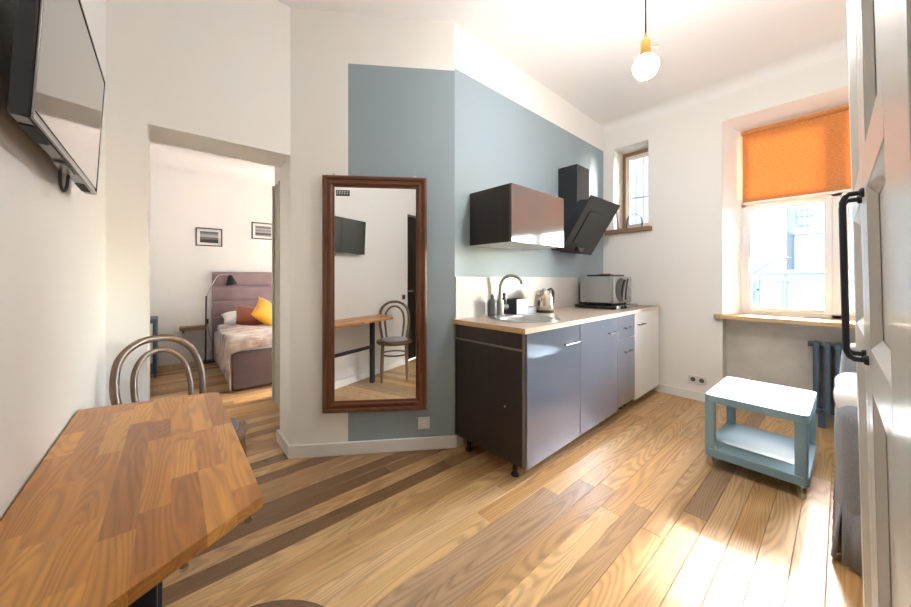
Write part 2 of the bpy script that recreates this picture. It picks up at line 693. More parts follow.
rp = random.Random(21)
TONE = {}   # row index -> palette, rows counted from y = 0.041
for k in (-9, -8, -7, -6, -5, -4, -3, -2, -1):
    TONE[k] = LIGHT
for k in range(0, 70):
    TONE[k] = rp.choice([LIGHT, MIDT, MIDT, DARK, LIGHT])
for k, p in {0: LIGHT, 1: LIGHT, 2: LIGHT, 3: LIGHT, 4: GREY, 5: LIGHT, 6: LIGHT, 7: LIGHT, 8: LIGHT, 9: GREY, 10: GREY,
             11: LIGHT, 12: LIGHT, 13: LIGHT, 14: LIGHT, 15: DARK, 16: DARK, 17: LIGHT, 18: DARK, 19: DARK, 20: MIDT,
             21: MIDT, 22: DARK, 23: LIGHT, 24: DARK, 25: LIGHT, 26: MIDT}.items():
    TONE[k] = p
k = -9
while 0.041 + k * PW < 6.15:
    y = 0.041 + k * PW
    x = XL - 0.02
    end = XW + 0.2
    L = rp.uniform(0.7, 2.2)
    if k == 10:
        L = 1.9
    while x < end - 0.02:
        if end - x - L < 0.35:
            L = end - x
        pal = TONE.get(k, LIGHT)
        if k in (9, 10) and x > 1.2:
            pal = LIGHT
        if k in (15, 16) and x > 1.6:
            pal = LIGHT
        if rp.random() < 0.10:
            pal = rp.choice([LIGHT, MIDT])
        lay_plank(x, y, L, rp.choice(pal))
        x += round(L, 2)
        L = rp.uniform(0.9, 2.3)
    k += 1

# ---- ceiling (kitchen, with a soft cove along the window wall)
cm = MB().box(XL - 0.1, 4.35, YR - 0.1, YB + 0.31, CZ, CZ + 0.15)
RC = 0.10
prof = [(XW + 0.01, CZ + 0.01), (XW + 0.01, CZ - RC)] + [(XW - RC + RC * math.cos(R(a)), CZ - RC + RC * math.sin(R(a))) for a in range(0, 91, 10)] + [(XW - RC, CZ + 0.01)]
cm.prism(prof, YR, 1.92, Matrix(((1, 0, 0, 0), (0, 0, 1, 0), (0, 1, 0, 0), (0, 0, 0, 1))))
struct(cm.build('ceiling', 'ceiling'), 'white plaster ceiling of the kitchen with rounded edge', 'ceiling')

# ---- left wall, wall behind the camera
struct(MB().box(XL - 0.15, XL, 0.0, 6.3, -0.1, 3.2).box(XL - 0.15, XL, YR - 0.15, 0.0, 2.12, 3.2).box(XL - 0.15, XL, YR - 0.15, YR + 0.03, -0.1, 2.12).build('wall_left', 'wall_white'),
       'white wall on the left behind the television and wooden table', 'wall')
struct(MB().box(XL - 0.15, 4.35, YR - 0.15, YR, -0.1, 3.2).build('wall_rear', 'wall_cream'),
       'white wall behind the wardrobe', 'wall')

# ---- bedroom wall with the open doorway
OX0, OX1, OZ = -0.091, 0.612, 2.024
bw = MB().box(XL, OX0, YB, YB + 0.31, 0, 3.1).box(OX0, 0.70, YB, YB + 0.31, OZ, 3.1)
struct(bw.build('wall_bedroom', 'wall_cream'), 'white wall with the open doorway to the bedroom', 'wall')

# ---- mirror wall (angled)
mw = MB()
inv = Matrix.Translation(MA) @ Matrix.Rotation(MT, 4, 'Z')
inv.invert()
poly = [(0.612, 2.41), (1.54, 1.80), (1.60, 2.00), (0.80, 2.72), (0.618, 2.72)]
poly = [tuple((inv @ Vector((x, y, 0))).xy) for x, y in poly]
mw.prism(poly, 0, 3.1)
o = mw.build('wall_angled', 'wall_mirror', loc=MA, rot=(0, 0, MT))
struct(o, 'angled wall half cream and half grey blue behind the tall mirror', 'wall')

# ---- kitchen wall
o = MB().box(0.0, 2.75, 0.0, 0.16, 0, 3.1).build('wall_kitchen', 'wall_kitchen', loc=KO, rot=(0, 0, KT))
struct(o, 'grey blue painted wall behind the kitchen units with white band on top', 'wall')

# ---- baseboards
BH, BT = 0.085, 0.018
o = MB().prism([(-0.004, -BT), (1.112 + 0.006, -BT), (1.112, 0.0), (0.0, 0.0)], 0, BH).build('baseboard_mirror', 'trim_white', loc=MA, rot=(0, 0, MT), bevel=0.003)
struct(o, 'white baseboard below the tall mirror', 'baseboard')
o = MB().box(0.596, 0.614, YB - 0.006, YB + 0.31, 0, BH).build('baseboard_doorway', 'trim_white', bevel=0.003)
struct(o, 'short white baseboard inside the bedroom doorway', 'baseboard')
o = MB().box(0.0, 0.07, -BT, 0.0, 0, BH).build('baseboard_kitchen', 'trim_white', loc=KO, rot=(0, 0, KT), bevel=0.003)
struct(o, 'stub of white baseboard beside the dark cabinet side', 'baseboard')
o = MB().box(XW - BT, XW, 0.742, 1.88, 0, BH).build('baseboard_window', 'trim_white', bevel=0.003)
struct(o, 'white baseboard under the double socket on the window wall', 'baseboard')
o = MB().box(XL, XL + 0.015, 0.01, YB, 0, 0.085).build('baseboard_left', 'trim_white', bevel=0.003)
struct(o, 'white baseboard along the left wall under the table', 'baseboard')

# ---- window wall with main window, niche and small window
WY0, WY1, WZ0, WZ1 = -0.68, 0.735, 0.82, 2.682       # opening at the room face
SY0, SY1, SZ0, SZ1 = 1.373, 1.752, 1.765, 2.715      # small window
XO = 4.36
wm = MB()
wm.box(XW, XO, YR - 0.1, WY0, 0, 3.1)
wm.box(XW, XO, WY0, WY1, WZ1, 3.1)
wm.box(4.12, XO, WY0, WY1, 0, WZ0)                    # back of the niche is separate plaster below
wm.box(XW, XO, WY1, SY0, 0, 3.1)
wm.box(XW, XO, SY0, SY1, SZ1, 3.1)
wm.box(XW, XO, SY0, SY1, 0, SZ0)
wm.box(XW, XO, SY1, 2.80, 0, 3.1)
# bedroom stretch with an added window opening, sized to brighten the bedroom
wm.box(XW, XO, 2.80, 2.95, 0, 3.1)
wm.box(XW, XO, 5.95, 6.3, 0, 3.1)
wm.box(XW, XO, 2.95, 5.95, 0, 0.15)
wm.box(XW, XO, 2.95, 5.95, 2.05, 3.1)
struct(wm.build('wall_window', 'wall_cream'), 'cream wall with the large window and a small deep window', 'wall')
# splayed reveals
SP = 0.095
FX = 4.22     # window plane
rv = MB()
rv.prism([(XW + 0.001, WY1 - 0.002), (XO, WY1 - 0.001), (XO, WY1 - SP), (FX, WY1 - SP)], WZ0, WZ1)
rv.prism([(XW + 0.001, WY0 + 0.002), (XO, WY0 + 0.001), (XO, WY0 + SP), (FX, WY0 + SP)], WZ0, WZ1)
SWP = Matrix(((1, 0, 0, 0), (0, 0, 1, 0), (0, 1, 0, 0), (0, 0, 0, 1)))
rv.prism([(XW + 0.001, WZ1 - 0.001), (XO, WZ1), (XO, WZ1 - 0.065), (FX, WZ1 - 0.065)], WY0, WY1, SWP)
struct(rv.build('trim_1', 'reveal', smooth=0), 'bright white splayed plaster reveal around the large window', 'window reveal')
pl = MB().box(4.105, 4.121, WY0, WY1, 0, WZ0)
struct(pl.build('wall_niche', 'plaster'), 'raw grey plaster niche below the window sill', 'wall')
MB().box(XW + 0.002, 4.121, WY1 - 0.004, WY1 + 0.002, 0, WZ0).build('niche_cheek', 'plaster', bpy.data.objects['wall_niche'])
MB().box(XW + 0.002, 4.121, WY0 - 0.002, WY0 + 0.004, 0, WZ0).build('niche_cheek', 'plaster', bpy.data.objects['wall_niche'])
sl = MB().box(3.895, FX + 0.01, -0.74, 0.792, 0.822, 0.86)
struct(sl.build('trim_2', 'sill_wood', bevel=0.004), 'light wooden window sill board over the radiator niche', 'window sill')
srv = MB()
srv.box(XW + 0.003, 4.30, SY1 - 0.004, SY1 + 0.003, SZ0, SZ1).box(XW + 0.003, 4.30, SY0 - 0.003, SY0 + 0.004, SZ0, SZ1)
srv.box(XW + 0.003, 4.30, SY0, SY1, SZ1 - 0.004, SZ1 + 0.003)
struct(srv.build('trim_3', 'old_reveal', smooth=0), 'rough plaster reveal of the small deep window', 'window reveal')
sl2 = MB().box(3.905, 4.30, 1.335, 1.84, SZ0 - 0.045, SZ0 + 0.002)
struct(sl2.build('trim_4', 'old_wood', bevel=0.004), 'brown wooden sill of the small window behind the hood', 'window sill')


def rect_frame(mb, x0, x1, y0, y1, z0, z1, wv_, wh=None):
    wh = wh or wv_
    mb.box(x0, x1, y0, y0 + wv_, z0, z1)
    mb.box(x0, x1, y1 - wv_, y1, z0, z1)
    mb.box(x0, x1, y0 + wv_, y1 - wv_, z0, z0 + wh)
    mb.box(x0, x1, y0 + wv_, y1 - wv_, z1 - wh, z1)
    return mb


# main window
wy0, wy1, wz0, wz1 = WY0 + SP, WY1 - SP, 0.86, WZ1 - 0.065
win = thing('window_1', 'large white framed window with two lower sashes and transom', 'window', (FX, 0, 0))
win['kind'] = 'structure'
ym = 0.5 * (wy0 + wy1)
fr = rect_frame(MB(), 0.0, 0.07, wy0, wy1, wz0, wz1, 0.035)
fr.box(0.0, 0.07, ym - 0.03, ym + 0.03, wz0, wz1)
fr.box(0.0, 0.07, wy0, wy1, 1.885, 1.945)
fr.build('window_frame', 'pvc', win, bevel=0.004)
for (a, b_) in ((wy0 + 0.03, ym - 0.025), (ym + 0.025, wy1 - 0.03)):
    for (c, d_) in ((wz0 + 0.03, 1.89), (1.94, wz1 - 0.03)):
        s_ = rect_frame(MB(), -0.012, 0.055, a, b_, c, d_, 0.042).build('sash', 'pvc', win, bevel=0.004)
        MB().box(0.02, 0.026, a + 0.04, b_ - 0.04, c + 0.04, d_ - 0.04).build('pane', 'pane', s_)
        gk = rect_frame(MB(), 0.012, 0.02, a + 0.038, b_ - 0.038, c + 0.038, d_ - 0.038, 0.006)
        gk.build('gasket', 'anthracite', s_)
hd = MB().box(-0.03, -0.012, wy1 - 0.062, wy1 - 0.042, 1.33, 1.40).box(-0.045, -0.03, wy1 - 0.062, wy1 - 0.044, 1.26, 1.385)
hd.build('handle', 'pvc', win, bevel=0.003)

# roller blind
bl = thing('roller_blind', 'orange woven roller blind drawn over the upper half of the window', 'blind', (FX - 0.05, 0, 0))
MB().tube([(0, wy0 + 0.01, wz1 - 0.03), (0, wy1 - 0.01, wz1 - 0.03)], 0.022, 16).build('roller', 'blind', bl)
MB().box(-0.002, 0.002, wy0 + 0.018, wy1 - 0.018, 1.925, wz1 - 0.03).build('blind_fabric', 'blind', bl)
MB().box(-0.006, 0.006, wy0 + 0.018, wy1 - 0.018, 1.905, 1.925).build('bottom_bar', 'pvc', bl, bevel=0.002)
ch = MB().tube([(-0.012, wy1 - 0.008, wz1 - 0.03), (-0.012, wy1 - 0.008, 1.25)], 0.0018, 6).tube([(-0.022, wy1 - 0.008, wz1 - 0.03), (-0.022, wy1 - 0.008, 1.25)], 0.0018, 6)
ch.build('bead_chain', 'pvc', bl)

# small window
sw = thing('window_2', 'small old wooden casement window with iron grille outside', 'window', (4.20, 0, 0))
sw['kind'] = 'structure'
rect_frame(MB(), 0.0, 0.10, SY0, SY1, SZ0, SZ1, 0.045).build('window_frame', 'old_wood', sw, bevel=0.004)
s_ = rect_frame(MB(), -0.02, 0.03, SY0 + 0.035, SY1 - 0.045, SZ0 + 0.035, SZ1 - 0.05, 0.045).build('sash', 'sill_wood', sw, bevel=0.004)
s_.data.materials[0] = mat('sash_cream', (0.72, 0.64, 0.52), 0.5, noise=0.08)
MB().box(0.005, 0.009, SY0 + 0.07, SY1 - 0.08, SZ0 + 0.07, SZ1 - 0.085).build('pane', 'pane', s_)
gr = MB()
for yy in (SY0 + 0.11, SY0 + 0.19, SY0 + 0.27):
    gr.tube([(0.13, yy, SZ0), (0.13, yy, SZ1)], 0.007, 8)
gr.tube([(0.13, SY0, SZ0 + 0.42), (0.13, SY1, SZ0 + 0.42)], 0.007, 8)
gr.build('grille', 'iron', sw)

# ---- bedroom shell
YW = 6.13
BZ = 2.95
struct(MB().box(XL, 4.35, YW, YW + 0.15, 0, 3.2).build('wall_bedroom_back', 'wall_white'), 'white bedroom wall with two small framed pictures', 'wall')
struct(MB().box(0.90, XW, 2.72, 2.84, 0, 3.1).build('wall_bedroom_front', 'wall_white'), 'bedroom side of the wall behind the kitchen', 'wall')
st = MB().box(0.80, 0.92, 2.70, 3.72, 0, 3.1)
struct(st.build('wall_stub', 'wall_white'), 'short white wall beside the bedroom doorway', 'wall')
bc = MB().box(XL - 0.1, 4.35, YB + 0.31, 6.3, BZ, BZ + 0.15)
RC = 0.22
prof = [(YW + 0.01, BZ + 0.01), (YW + 0.01, BZ - RC)] + [(YW - RC + RC * math.cos(R(a)), BZ - RC + RC * math.sin(R(a))) for a in range(0, 91, 10)] + [(YW - RC, BZ + 0.01)]
bc.prism(prof, XL, XW, Matrix(((0, 0, 1, 0), (1, 0, 0, 0), (0, 1, 0, 0), (0, 0, 0, 1))))
struct(bc.build('ceiling_bedroom', 'ceiling'), 'white bedroom ceiling with a curved cove', 'ceiling')
struct(MB().box(XL, 4.0, YW - 0.018, YW, 0, 0.12).build('baseboard_bedroom', 'trim_white', bevel=0.003), 'white baseboard behind the floor lamp', 'baseboard')
struct(MB().box(0.785, 0.80, 2.72, 3.735, 0, 0.09).build('baseboard_stub', 'trim_white', bevel=0.003), 'white baseboard of the short wall in the bedroom', 'baseboard')
dr = thing('door_1', 'olive beige door casing on the short bedroom wall', 'door frame', (0.80, 3.36, 0))
dr['kind'] = 'structure'
MB().box(-0.03, 0.0, 0.0, 0.29, 0.0, 2.10).build('casing', 'casing', dr, bevel=0.004)
MB().box(-0.042, -0.03, 0.0, 0.05, 0.0, 2.10).build('moulding', 'casing', dr, bevel=0.004)
MB().box(-0.042, -0.03, 0.24, 0.29, 0.0, 2.10).build('moulding', 'casing', dr, bevel=0.004)
w3 = thing('window_added', 'unseen white framed window added to light the bedroom', 'window', (4.2, 0, 0))  # never in view, put in to bring daylight to the bedroom
w3['kind'] = 'structure'
f3 = rect_frame(MB(), 0, 0.07, 2.95, 5.95, 0.15, 2.05, 0.07)
f3.box(0, 0.07, 4.42, 4.48, 0.15, 2.05)
f3.build('window_frame', 'pvc', w3, bevel=0.004)
MB().box(0.03, 0.036, 3.01, 4.43, 0.21, 1.99).build('pane', 'pane', w3)
MB().box(0.03, 0.036, 4.47, 5.89, 0.21, 1.99).build('pane', 'pane', w3)
dd = thing('door_2', 'dark brown entrance door seen in the tall mirror', 'door', (XL - 0.14, YR + 0.03, 0))
dd['kind'] = 'structure'
MB().box(0.0, 0.04, 0.0, 0.75, 0.0, 2.12).build('door_leaf', 'door_dark', dd, bevel=0.004)
MB().box(0.04, 0.13, 0.72, 0.75, 0.0, 2.12).box(0.04, 0.13, 0.0, 0.03, 0.0, 2.12).build('door_frame', 'door_dark', dd, bevel=0.004)
MB().box(0.04, 0.09, 0.64, 0.66, 1.0, 1.03).box(0.075, 0.09, 0.54, 0.66, 1.0, 1.03).build('door_handle', 'steel', dd, bevel=0.004)

# ---- outside: courtyard buildings
gd = MB().box(4.6, 90, -40, 40, -4.2, -4.0).build('courtyard_ground', 'courtyard')
struct(gd, 'grey courtyard ground outside the windows', 'ground')
fb = thing('courtyard_building', 'pale plastered building across the courtyard with a small window', 'building', (40, 0, -3.35))
MB().box(0, 6, -14, 3.0, 0, 17).build('wall', 'facade', fb)
MB().box(-1.2, 6, 3.0, 16, 0, 17).build('wall', 'facade_brick', fb)
MB().box(-0.5, 0.0, 1.0, 2.65, 8.2, 8.45).build('cornice', 'facade', fb)
MB().box(-0.35, 0, -1.2, 2.6, 4.0, 8.2).build('wall_panel', 'facade_brick', fb)


def far_window(x, y0, y1, z0, z1, parent, nm=2):
    f_ = rect_frame(MB(), x - 0.08, x + 0.1, y0, y1, z0, z1, 0.09)
    for i in range(1, nm):
        yy = y0 + (y1 - y0) * i / nm
        f_.box(x - 0.08, x + 0.1, yy - 0.05, yy + 0.05, z0, z1)
    f_.box(x - 0.08, x + 0.1, y0, y1, z0 + (z1 - z0) * 0.55, z0 + (z1 - z0) * 0.55 + 0.09)
    o_ = f_.build('window', 'roof_metal', parent)
    MB().box(x - 0.02, x + 0.03, y0 + 0.05, y1 - 0.05, z0 + 0.05, z1 - 0.05).build('pane', 'facade_window', o_)


far_window(0, 1.55, 2.5, 8.9, 10.3, fb, 3)
far_window(0, -1.6, -0.6, 8.9, 10.3, fb, 3)
far_window(0, 1.55, 2.5, 12.6, 14.1, fb, 3)
an = thing('courtyard_annex', 'low flat roofed annex with metal roof edge in the courtyard', 'building', (24, 0, -3.5))
MB().box(0, 8, -10, 2.75, 0, 4.55).build('wall', 'facade', an)
MB().box(-0.35, 8.2, -10.2, 2.9, 4.95, 5.15).build('roof', 'roof_metal', an)
MB().box(-0.15, 8.0, -10.0, 2.8, 4.55, 4.95).build('fascia', 'facade', an)
MB().tube([(-0.12, 1.9, 0), (-0.12, 1.9, 4.9)], 0.07, 8).build('downpipe', 'roof_metal', an)
far_window(0, 2.9, 3.5, 3.4, 4.6, an, 2)
MB().box(0, 8, 2.75, 4.2, 0, 4.9).build('wall', 'facade_brick', an)
rl = MB()
for i in range(6):
    rl.tube([(-0.2, 2.5 + i * 0.3, 5.1 - i * 0.0), (-0.2, 2.5 + i * 0.3, 5.75)], 0.03, 6)
rl.tube([(-0.2, 1.7, 5.75), (-0.2, 4.2, 5.75)], 0.035, 6).tube([(-0.2, 2.3, 5.7), (-0.2, 3.6, 4.6)], 0.05, 6)
rl.build('railing', 'roof_metal', an)
wg = thing('courtyard_sun_block', 'unseen tall block added outside the small window to stop the sun', 'building', (5.6, 1.29, -4))  # out of view, added to keep sun from entering the small window
MB().box(0, 3.3, 0, 1.45, 0, 16).build('wall', 'facade', wg)

# ================================================================== KITCHEN
CT = 0.912       # counter top height
FD = -0.60       # front of carcass
TH = 0.018


def kthing(name, label, cat, x=0, y=0, z=0, rz=0, group=None):
    return thing(name, label, cat, K(x, y, z), KT + rz, group)


def bar_handle(parent, x0, x1, z, y=FD - 0.02):
    m = MB()
    m.tube([(x0 - 0.012, y - 0.026, z), (x1 + 0.012, y - 0.026, z)], 0.0055, 10)
    m.tube([(x0 + 0.012, y, z), (x0 + 0.012, y - 0.026, z)], 0.0045, 8)
    m.tube([(x1 - 0.012, y, z), (x1 - 0.012, y - 0.026, z)], 0.0045, 8)
    return m.build('handle', 'handle_steel', parent)


def carcass(t_, x0, x1, z0, z1, y0=FD, back=-0.012, material='carcass'):
    m = MB()
    m.box(x0, x0 + TH, y0, back, z0, z1).box(x1 - TH, x1, y0, back, z0, z1)
    m.box(x0 + TH, x1 - TH, y0, back, z0, z0 + TH)
    m.box(x0 + TH, x1 - TH, back - TH, back, z0 + TH, z1)
    m.box(x0 + TH, x1 - TH, y0, y0 + 0.08, z1 - TH, z1).box(x0 + TH, x1 - TH, back - 0.1, back, z1 - TH, z1)
    return m.build('body', material, t_, bevel=0.001)


def feet(t_, xs, ys=(-0.50, -0.10), h=0.10):
    m0 = None
    for x in xs:
        for y in ys:
            m = MB().lathe([(0.026, 0.0), (0.026, 0.008), (0.016, 0.02), (0.016, h - 0.012), (0.024, h - 0.006), (0.024, h)], 16)
            m.build('foot', 'black_plastic', t_, loc=(x, y, 0))


Z0, Z1 = 0.10, CT - 0.032
# sink unit
c1 = kthing('sink_cabinet', 'grey gloss sink base cabinet with dark wood end panel at the corner', 'cabinet')
carcass(c1, 0.012, 0.628, Z0, Z1)
sp = MB().box(-0.004, 0.012, FD, -0.012, Z0 - 0.005, 0.775)
sp.build('end_panel', 'wenge', c1, bevel=0.001)
MB().box(-0.006, 0.012, FD + 0.012, -0.02, 0.785, Z1 - 0.002).build('top_rail', 'wenge', c1, bevel=0.001)
MB().box(-0.010, 0.012, FD, -0.012, 0.773, 0.784).build('rail_edge', 'wenge_edge', c1)
MB().box(-0.008, 0.012, FD - 0.002, FD + 0.010, Z0, Z1).build('edge_strip', 'wenge_edge', c1)
d = MB().box(0.0, 0.624, FD - 0.02, FD - 0.001, Z0 - 0.005, Z1).build('door', 'gloss_grey', c1, bevel=0.0012)
bar_handle(d, 0.40, 0.56, 0.765)
MB().lathe([(0.006, 0), (0.006, 0.002)], 10).build('lock', 'steel', c1, loc=(-0.0045, -0.46, 0.42), rot=(0, R(-90), 0))
feet(c1, (0.045, 0.58))
# second door unit
c2 = kthing('base_cabinet', 'middle base cabinet with one wide grey gloss door', 'cabinet')
carcass(c2, 0.632, 1.268, Z0, Z1)
d = MB().box(0.630, 1.268, FD - 0.02, FD - 0.001, Z0 - 0.005, Z1).build('door', 'gloss_grey', c2, bevel=0.0012)
bar_handle(d, 1.07, 1.21, 0.765)
feet(c2, (0.68, 1.22))
# drawer unit
c3 = kthing('drawer_cabinet', 'grey gloss drawer cabinet with two handles beside the white unit', 'cabinet')
carcass(c3, 1.272, 1.648, Z0, Z1)
for (a, b_, hz) in ((0.685, Z1, 0.775), (0.115, 0.682, 0.57)):
    d = MB().box(1.272, 1.648, FD - 0.02, FD - 0.001, a, b_).build('drawer', 'gloss_grey', c3, bevel=0.0012)
    bar_handle(d, 1.39, 1.53, hz)
feet(c3, (1.32, 1.60))
# white unit
c4 = kthing('white_cabinet', 'white base cabinet at the far end of the counter', 'cabinet')
carcass(c4, 1.652, 2.32, Z0, Z1)
d = MB().box(1.652, 2.32, FD - 0.02, FD - 0.001, 0.09, Z1).build('door', 'gloss_white', c4, bevel=0.0012)
bar_handle(d, 1.70, 1.84, 0.775)
feet(c4, (1.70, 2.27))

# worktop with round cut-out for the sink
SXc, SYc, SR = 0.40, -0.31, 0.25
wt = kthing('worktop', 'long wood effect worktop with pale front edge over the base cabinets', 'worktop')


def worktop_mesh(x0, x1, y0, y1, z0, z1, cx, cy, r, seg=40):
    m = MB()
    # square ring round the hole
    h = r + 0.02
    bx0, bx1, by0, by1 = cx - h, cx + h, max(cy - h, y0 + 0.001), min(cy + h, y1 - 0.001)
    ring, sq = [], []
    for k in range(seg):
        a = 2 * PI * k / seg
        c_, s_ = math.cos(a), math.sin(a)
        ring.append((cx + r * 0.96 * c_, cy + r * 0.96 * s_))
        t_ = min((bx1 - cx) / abs(c_) if abs(c_) > 1e-6 else 1e9, ((by1 - cy) if s_ > 0 else (cy - by0)) / abs(s_) if abs(s_) > 1e-6 else 1e9)
        sq.append((cx + t_ * c_, cy + t_ * s_))
    for k in range(seg):
        k2 = (k + 1) % seg
        for za, zb in ((z1, z0),):
            vs_ = [(*ring[k], z1), (*ring[k2], z1), (*sq[k2], z1), (*sq[k], z1), (*ring[k], z0), (*ring[k2], z0), (*sq[k2], z0), (*sq[k], z0)]
            m.add(vs_, [(0, 1, 2, 3), (7, 6, 5, 4), (0, 4, 5, 1)])
    # corners lost between the ray samples are covered by boxes around the square
    m.box(x0, bx0 + 0.001, y0, y1, z0, z1)
    m.box(bx1 - 0.001, x1, y0, y1, z0, z1)
    m.box(bx0, bx1, by1 - 0.001, y1, z0, z1)
    m.box(bx0, bx1, y0, by0 + 0.001, z0, z1)
    return m


worktop_mesh(-0.022, 2.345, -0.622, -0.002, CT - 0.031, CT, SXc, SYc, SR).build('top', 'counter', wt, smooth=0)
MB().box(-0.024, 2.345, -0.6235, -0.622, CT - 0.031, CT - 0.0005).build('front_edge', 'counter_edge', wt)
MB().box(-0.0245, -0.022, -0.6235, -0.002, CT - 0.031, CT - 0.0005).build('side_edge', 'counter_edge', wt).data.materials[0] = MATS['sill_wood']
# splashback
o = MB().box(0.004, 2.335, -0.008, -0.0005, CT, 1.212).build('backsplash', 'backsplash', loc=KO, rot=(0, 0, KT), bevel=0.001)
tag(o, 'grey beige splashback panel standing on the worktop', 'backsplash')
# sink
sk = kthing('sink', 'round stainless steel sink bowl set into the worktop', 'sink', SXc, SYc, CT)
prof = [(SR, 0.0005), (SR, 0.003), (SR - 0.006, 0.006), (SR - 0.045, 0.006), (SR - 0.055, 0.001), (SR - 0.062, -0.02), (SR - 0.07, -0.12), (SR - 0.10, -0.145), (0.03, -0.150), (0.026, -0.152)]
MB().lathe(prof, 48, cap=False).build('bowl', 'steel', sk, smooth=50)
MB().lathe([(0.026, -0.153), (0.026, -0.150), (0.018, -0.149)], 20).build('drain', 'chrome', sk)
# faucet
fc = kthing('kitchen_faucet', 'brushed steel gooseneck faucet with side lever behind the sink', 'faucet', 0.43, -0.062, CT, R(-50))
MB().lathe([(0.031, 0), (0.031, 0.008), (0.026, 0.012), (0.026, 0.11), (0.022, 0.118), (0.014, 0.125)], 24).build('base', 'brushed_steel', fc)
p = [(0, 0, 0.11), (0, 0, 0.22)] + [(0.085 - 0.085 * math.cos(R(a)), 0, 0.225 + 0.085 * math.sin(R(a))) for a in range(0, 166, 11)]
MB().tube(p, 0.0125, 14).build('spout', 'brushed_steel', fc, smooth=60)
lv = MB().tube([(0.0, 0, 0.065), (0.062, 0.0, 0.065)], 0.022, 20).build('lever_hub', 'brushed_steel', fc, rot=(0, 0, R(30)))
MB().tube([(0.05, 0, 0.075), (0.052, 0, 0.15)], 0.005, 8).build('lever', 'brushed_steel', lv)
# bottles
b1 = kthing('soap_bottle', 'grey dish soap bottle with pump left of the faucet', 'bottle', 0.325, -0.07, CT, 0)
MB().lathe([(0.030, 0), (0.033, 0.004), (0.033, 0.10), (0.028, 0.12), (0.012, 0.135), (0.012, 0.145)], 20).build('bottle_body', 'soap_grey', b1)
MB().lathe([(0.014, 0.145), (0.014, 0.160), (0.006, 0.162), (0.006, 0.172)], 14).build('cap', 'soap_grey', b1)
b2 = kthing('spray_bottle', 'slim dark bottle half hidden behind the faucet', 'bottle', 0.505, -0.036, CT)
MB().lathe([(0.022, 0), (0.022, 0.12), (0.010, 0.14), (0.010, 0.15)], 18).build('bottle_body', 'box_dark', b2)
MB().lathe([(0.013, 0.15), (0.013, 0.172)], 14).build('cap', 'box_dark', b2)
# boxes
bx = kthing('storage_caddy', 'dark caddy with pale grey front beside the faucet', 'box', 0.52, -0.15, CT)
MB().box(0, 0.006, 0.003, 0.12, 0, 0.125).box(0.006, 0.149, 0.114, 0.12, 0, 0.125).box(0.149, 0.155, 0.003, 0.12, 0, 0.125).box(0.006, 0.149, 0.003, 0.114, 0, 0.006).build('caddy_body', 'box_dark', bx, bevel=0.001)
MB().box(0, 0.155, -0.002, 0.003, 0, 0.125).build('front', 'box_light', bx, bevel=0.001)
tr = kthing('dish_tray', 'low pale grey tray between the caddy and the kettle', 'tray', 0.68, -0.15, CT)
MB().box(0, 0.11, 0, 0.11, 0, 0.005).box(0, 0.11, 0, 0.004, 0.005, 0.05).box(0, 0.11, 0.106, 0.11, 0.005, 0.05).box(0, 0.004, 0.004, 0.106, 0.005, 0.05).box(0.106, 0.11, 0.004, 0.106, 0.005, 0.05).build('tray_body', 'box_light', tr, bevel=0.001)
# kettle
kt = kthing('electric_kettle', 'polished steel electric kettle with black handle on the worktop', 'kettle', 0.885, -0.16, CT, R(-10))
MB().lathe([(0.082, 0), (0.084, 0.004), (0.084, 0.018), (0.076, 0.022)], 28).build('base', 'black_plastic', kt)
MB().lathe([(0.078, 0.022), (0.082, 0.03), (0.083, 0.06), (0.078, 0.12), (0.066, 0.170), (0.058, 0.180)], 32).build('jug', 'kettle_steel', kt, smooth=50)
MB().lathe([(0.058, 0.180), (0.05, 0.188), (0.02, 0.192), (0.012, 0.202), (0.004, 0.204)], 24).build('lid', 'chrome', kt)
MB().tube(bez([(0.05, 0, 0.185), (0.09, 0, 0.197), (0.118, 0, 0.165), (0.118, 0, 0.10), (0.105, 0, 0.05), (0.08, 0, 0.035)], 26), 0.011, 10).build('handle', 'black_plastic', kt, smooth=60)
MB().prism([(-0.062, -0.022), (-0.062, 0.022), (-0.092, 0.006), (-0.092, -0.006)], 0.145, 0.182).build('spout', 'kettle_steel', kt, bevel=0.004)
# portable hob
hb = kthing('hotplate', 'flat steel hotplate with two knobs under the microwave', 'hotplate', 1.52, -0.50, CT)
MB().prism(rrect(0, 0.56, 0, 0.40, 0.02), 0.006, 0.032).build('hob_body', 'black_glass', hb, bevel=0.002)
MB().box(0.02, 0.54, -0.003, 0.0, 0.004, 0.031).build('front_panel', 'steel', hb, bevel=0.001)
for x in (0.13, 0.20):
    MB().lathe([(0.014, 0), (0.014, 0.016), (0.011, 0.020)], 18).build('knob', 'black_plastic', hb, loc=(x, -0.003, 0.018), rot=(R(90), 0, 0))
for x in (0.04, 0.52):
    for y in (0.04, 0.36):
        MB().lathe([(0.012, 0), (0.012, 0.006)], 12).build('foot', 'black_plastic', hb, loc=(x, y, 0))
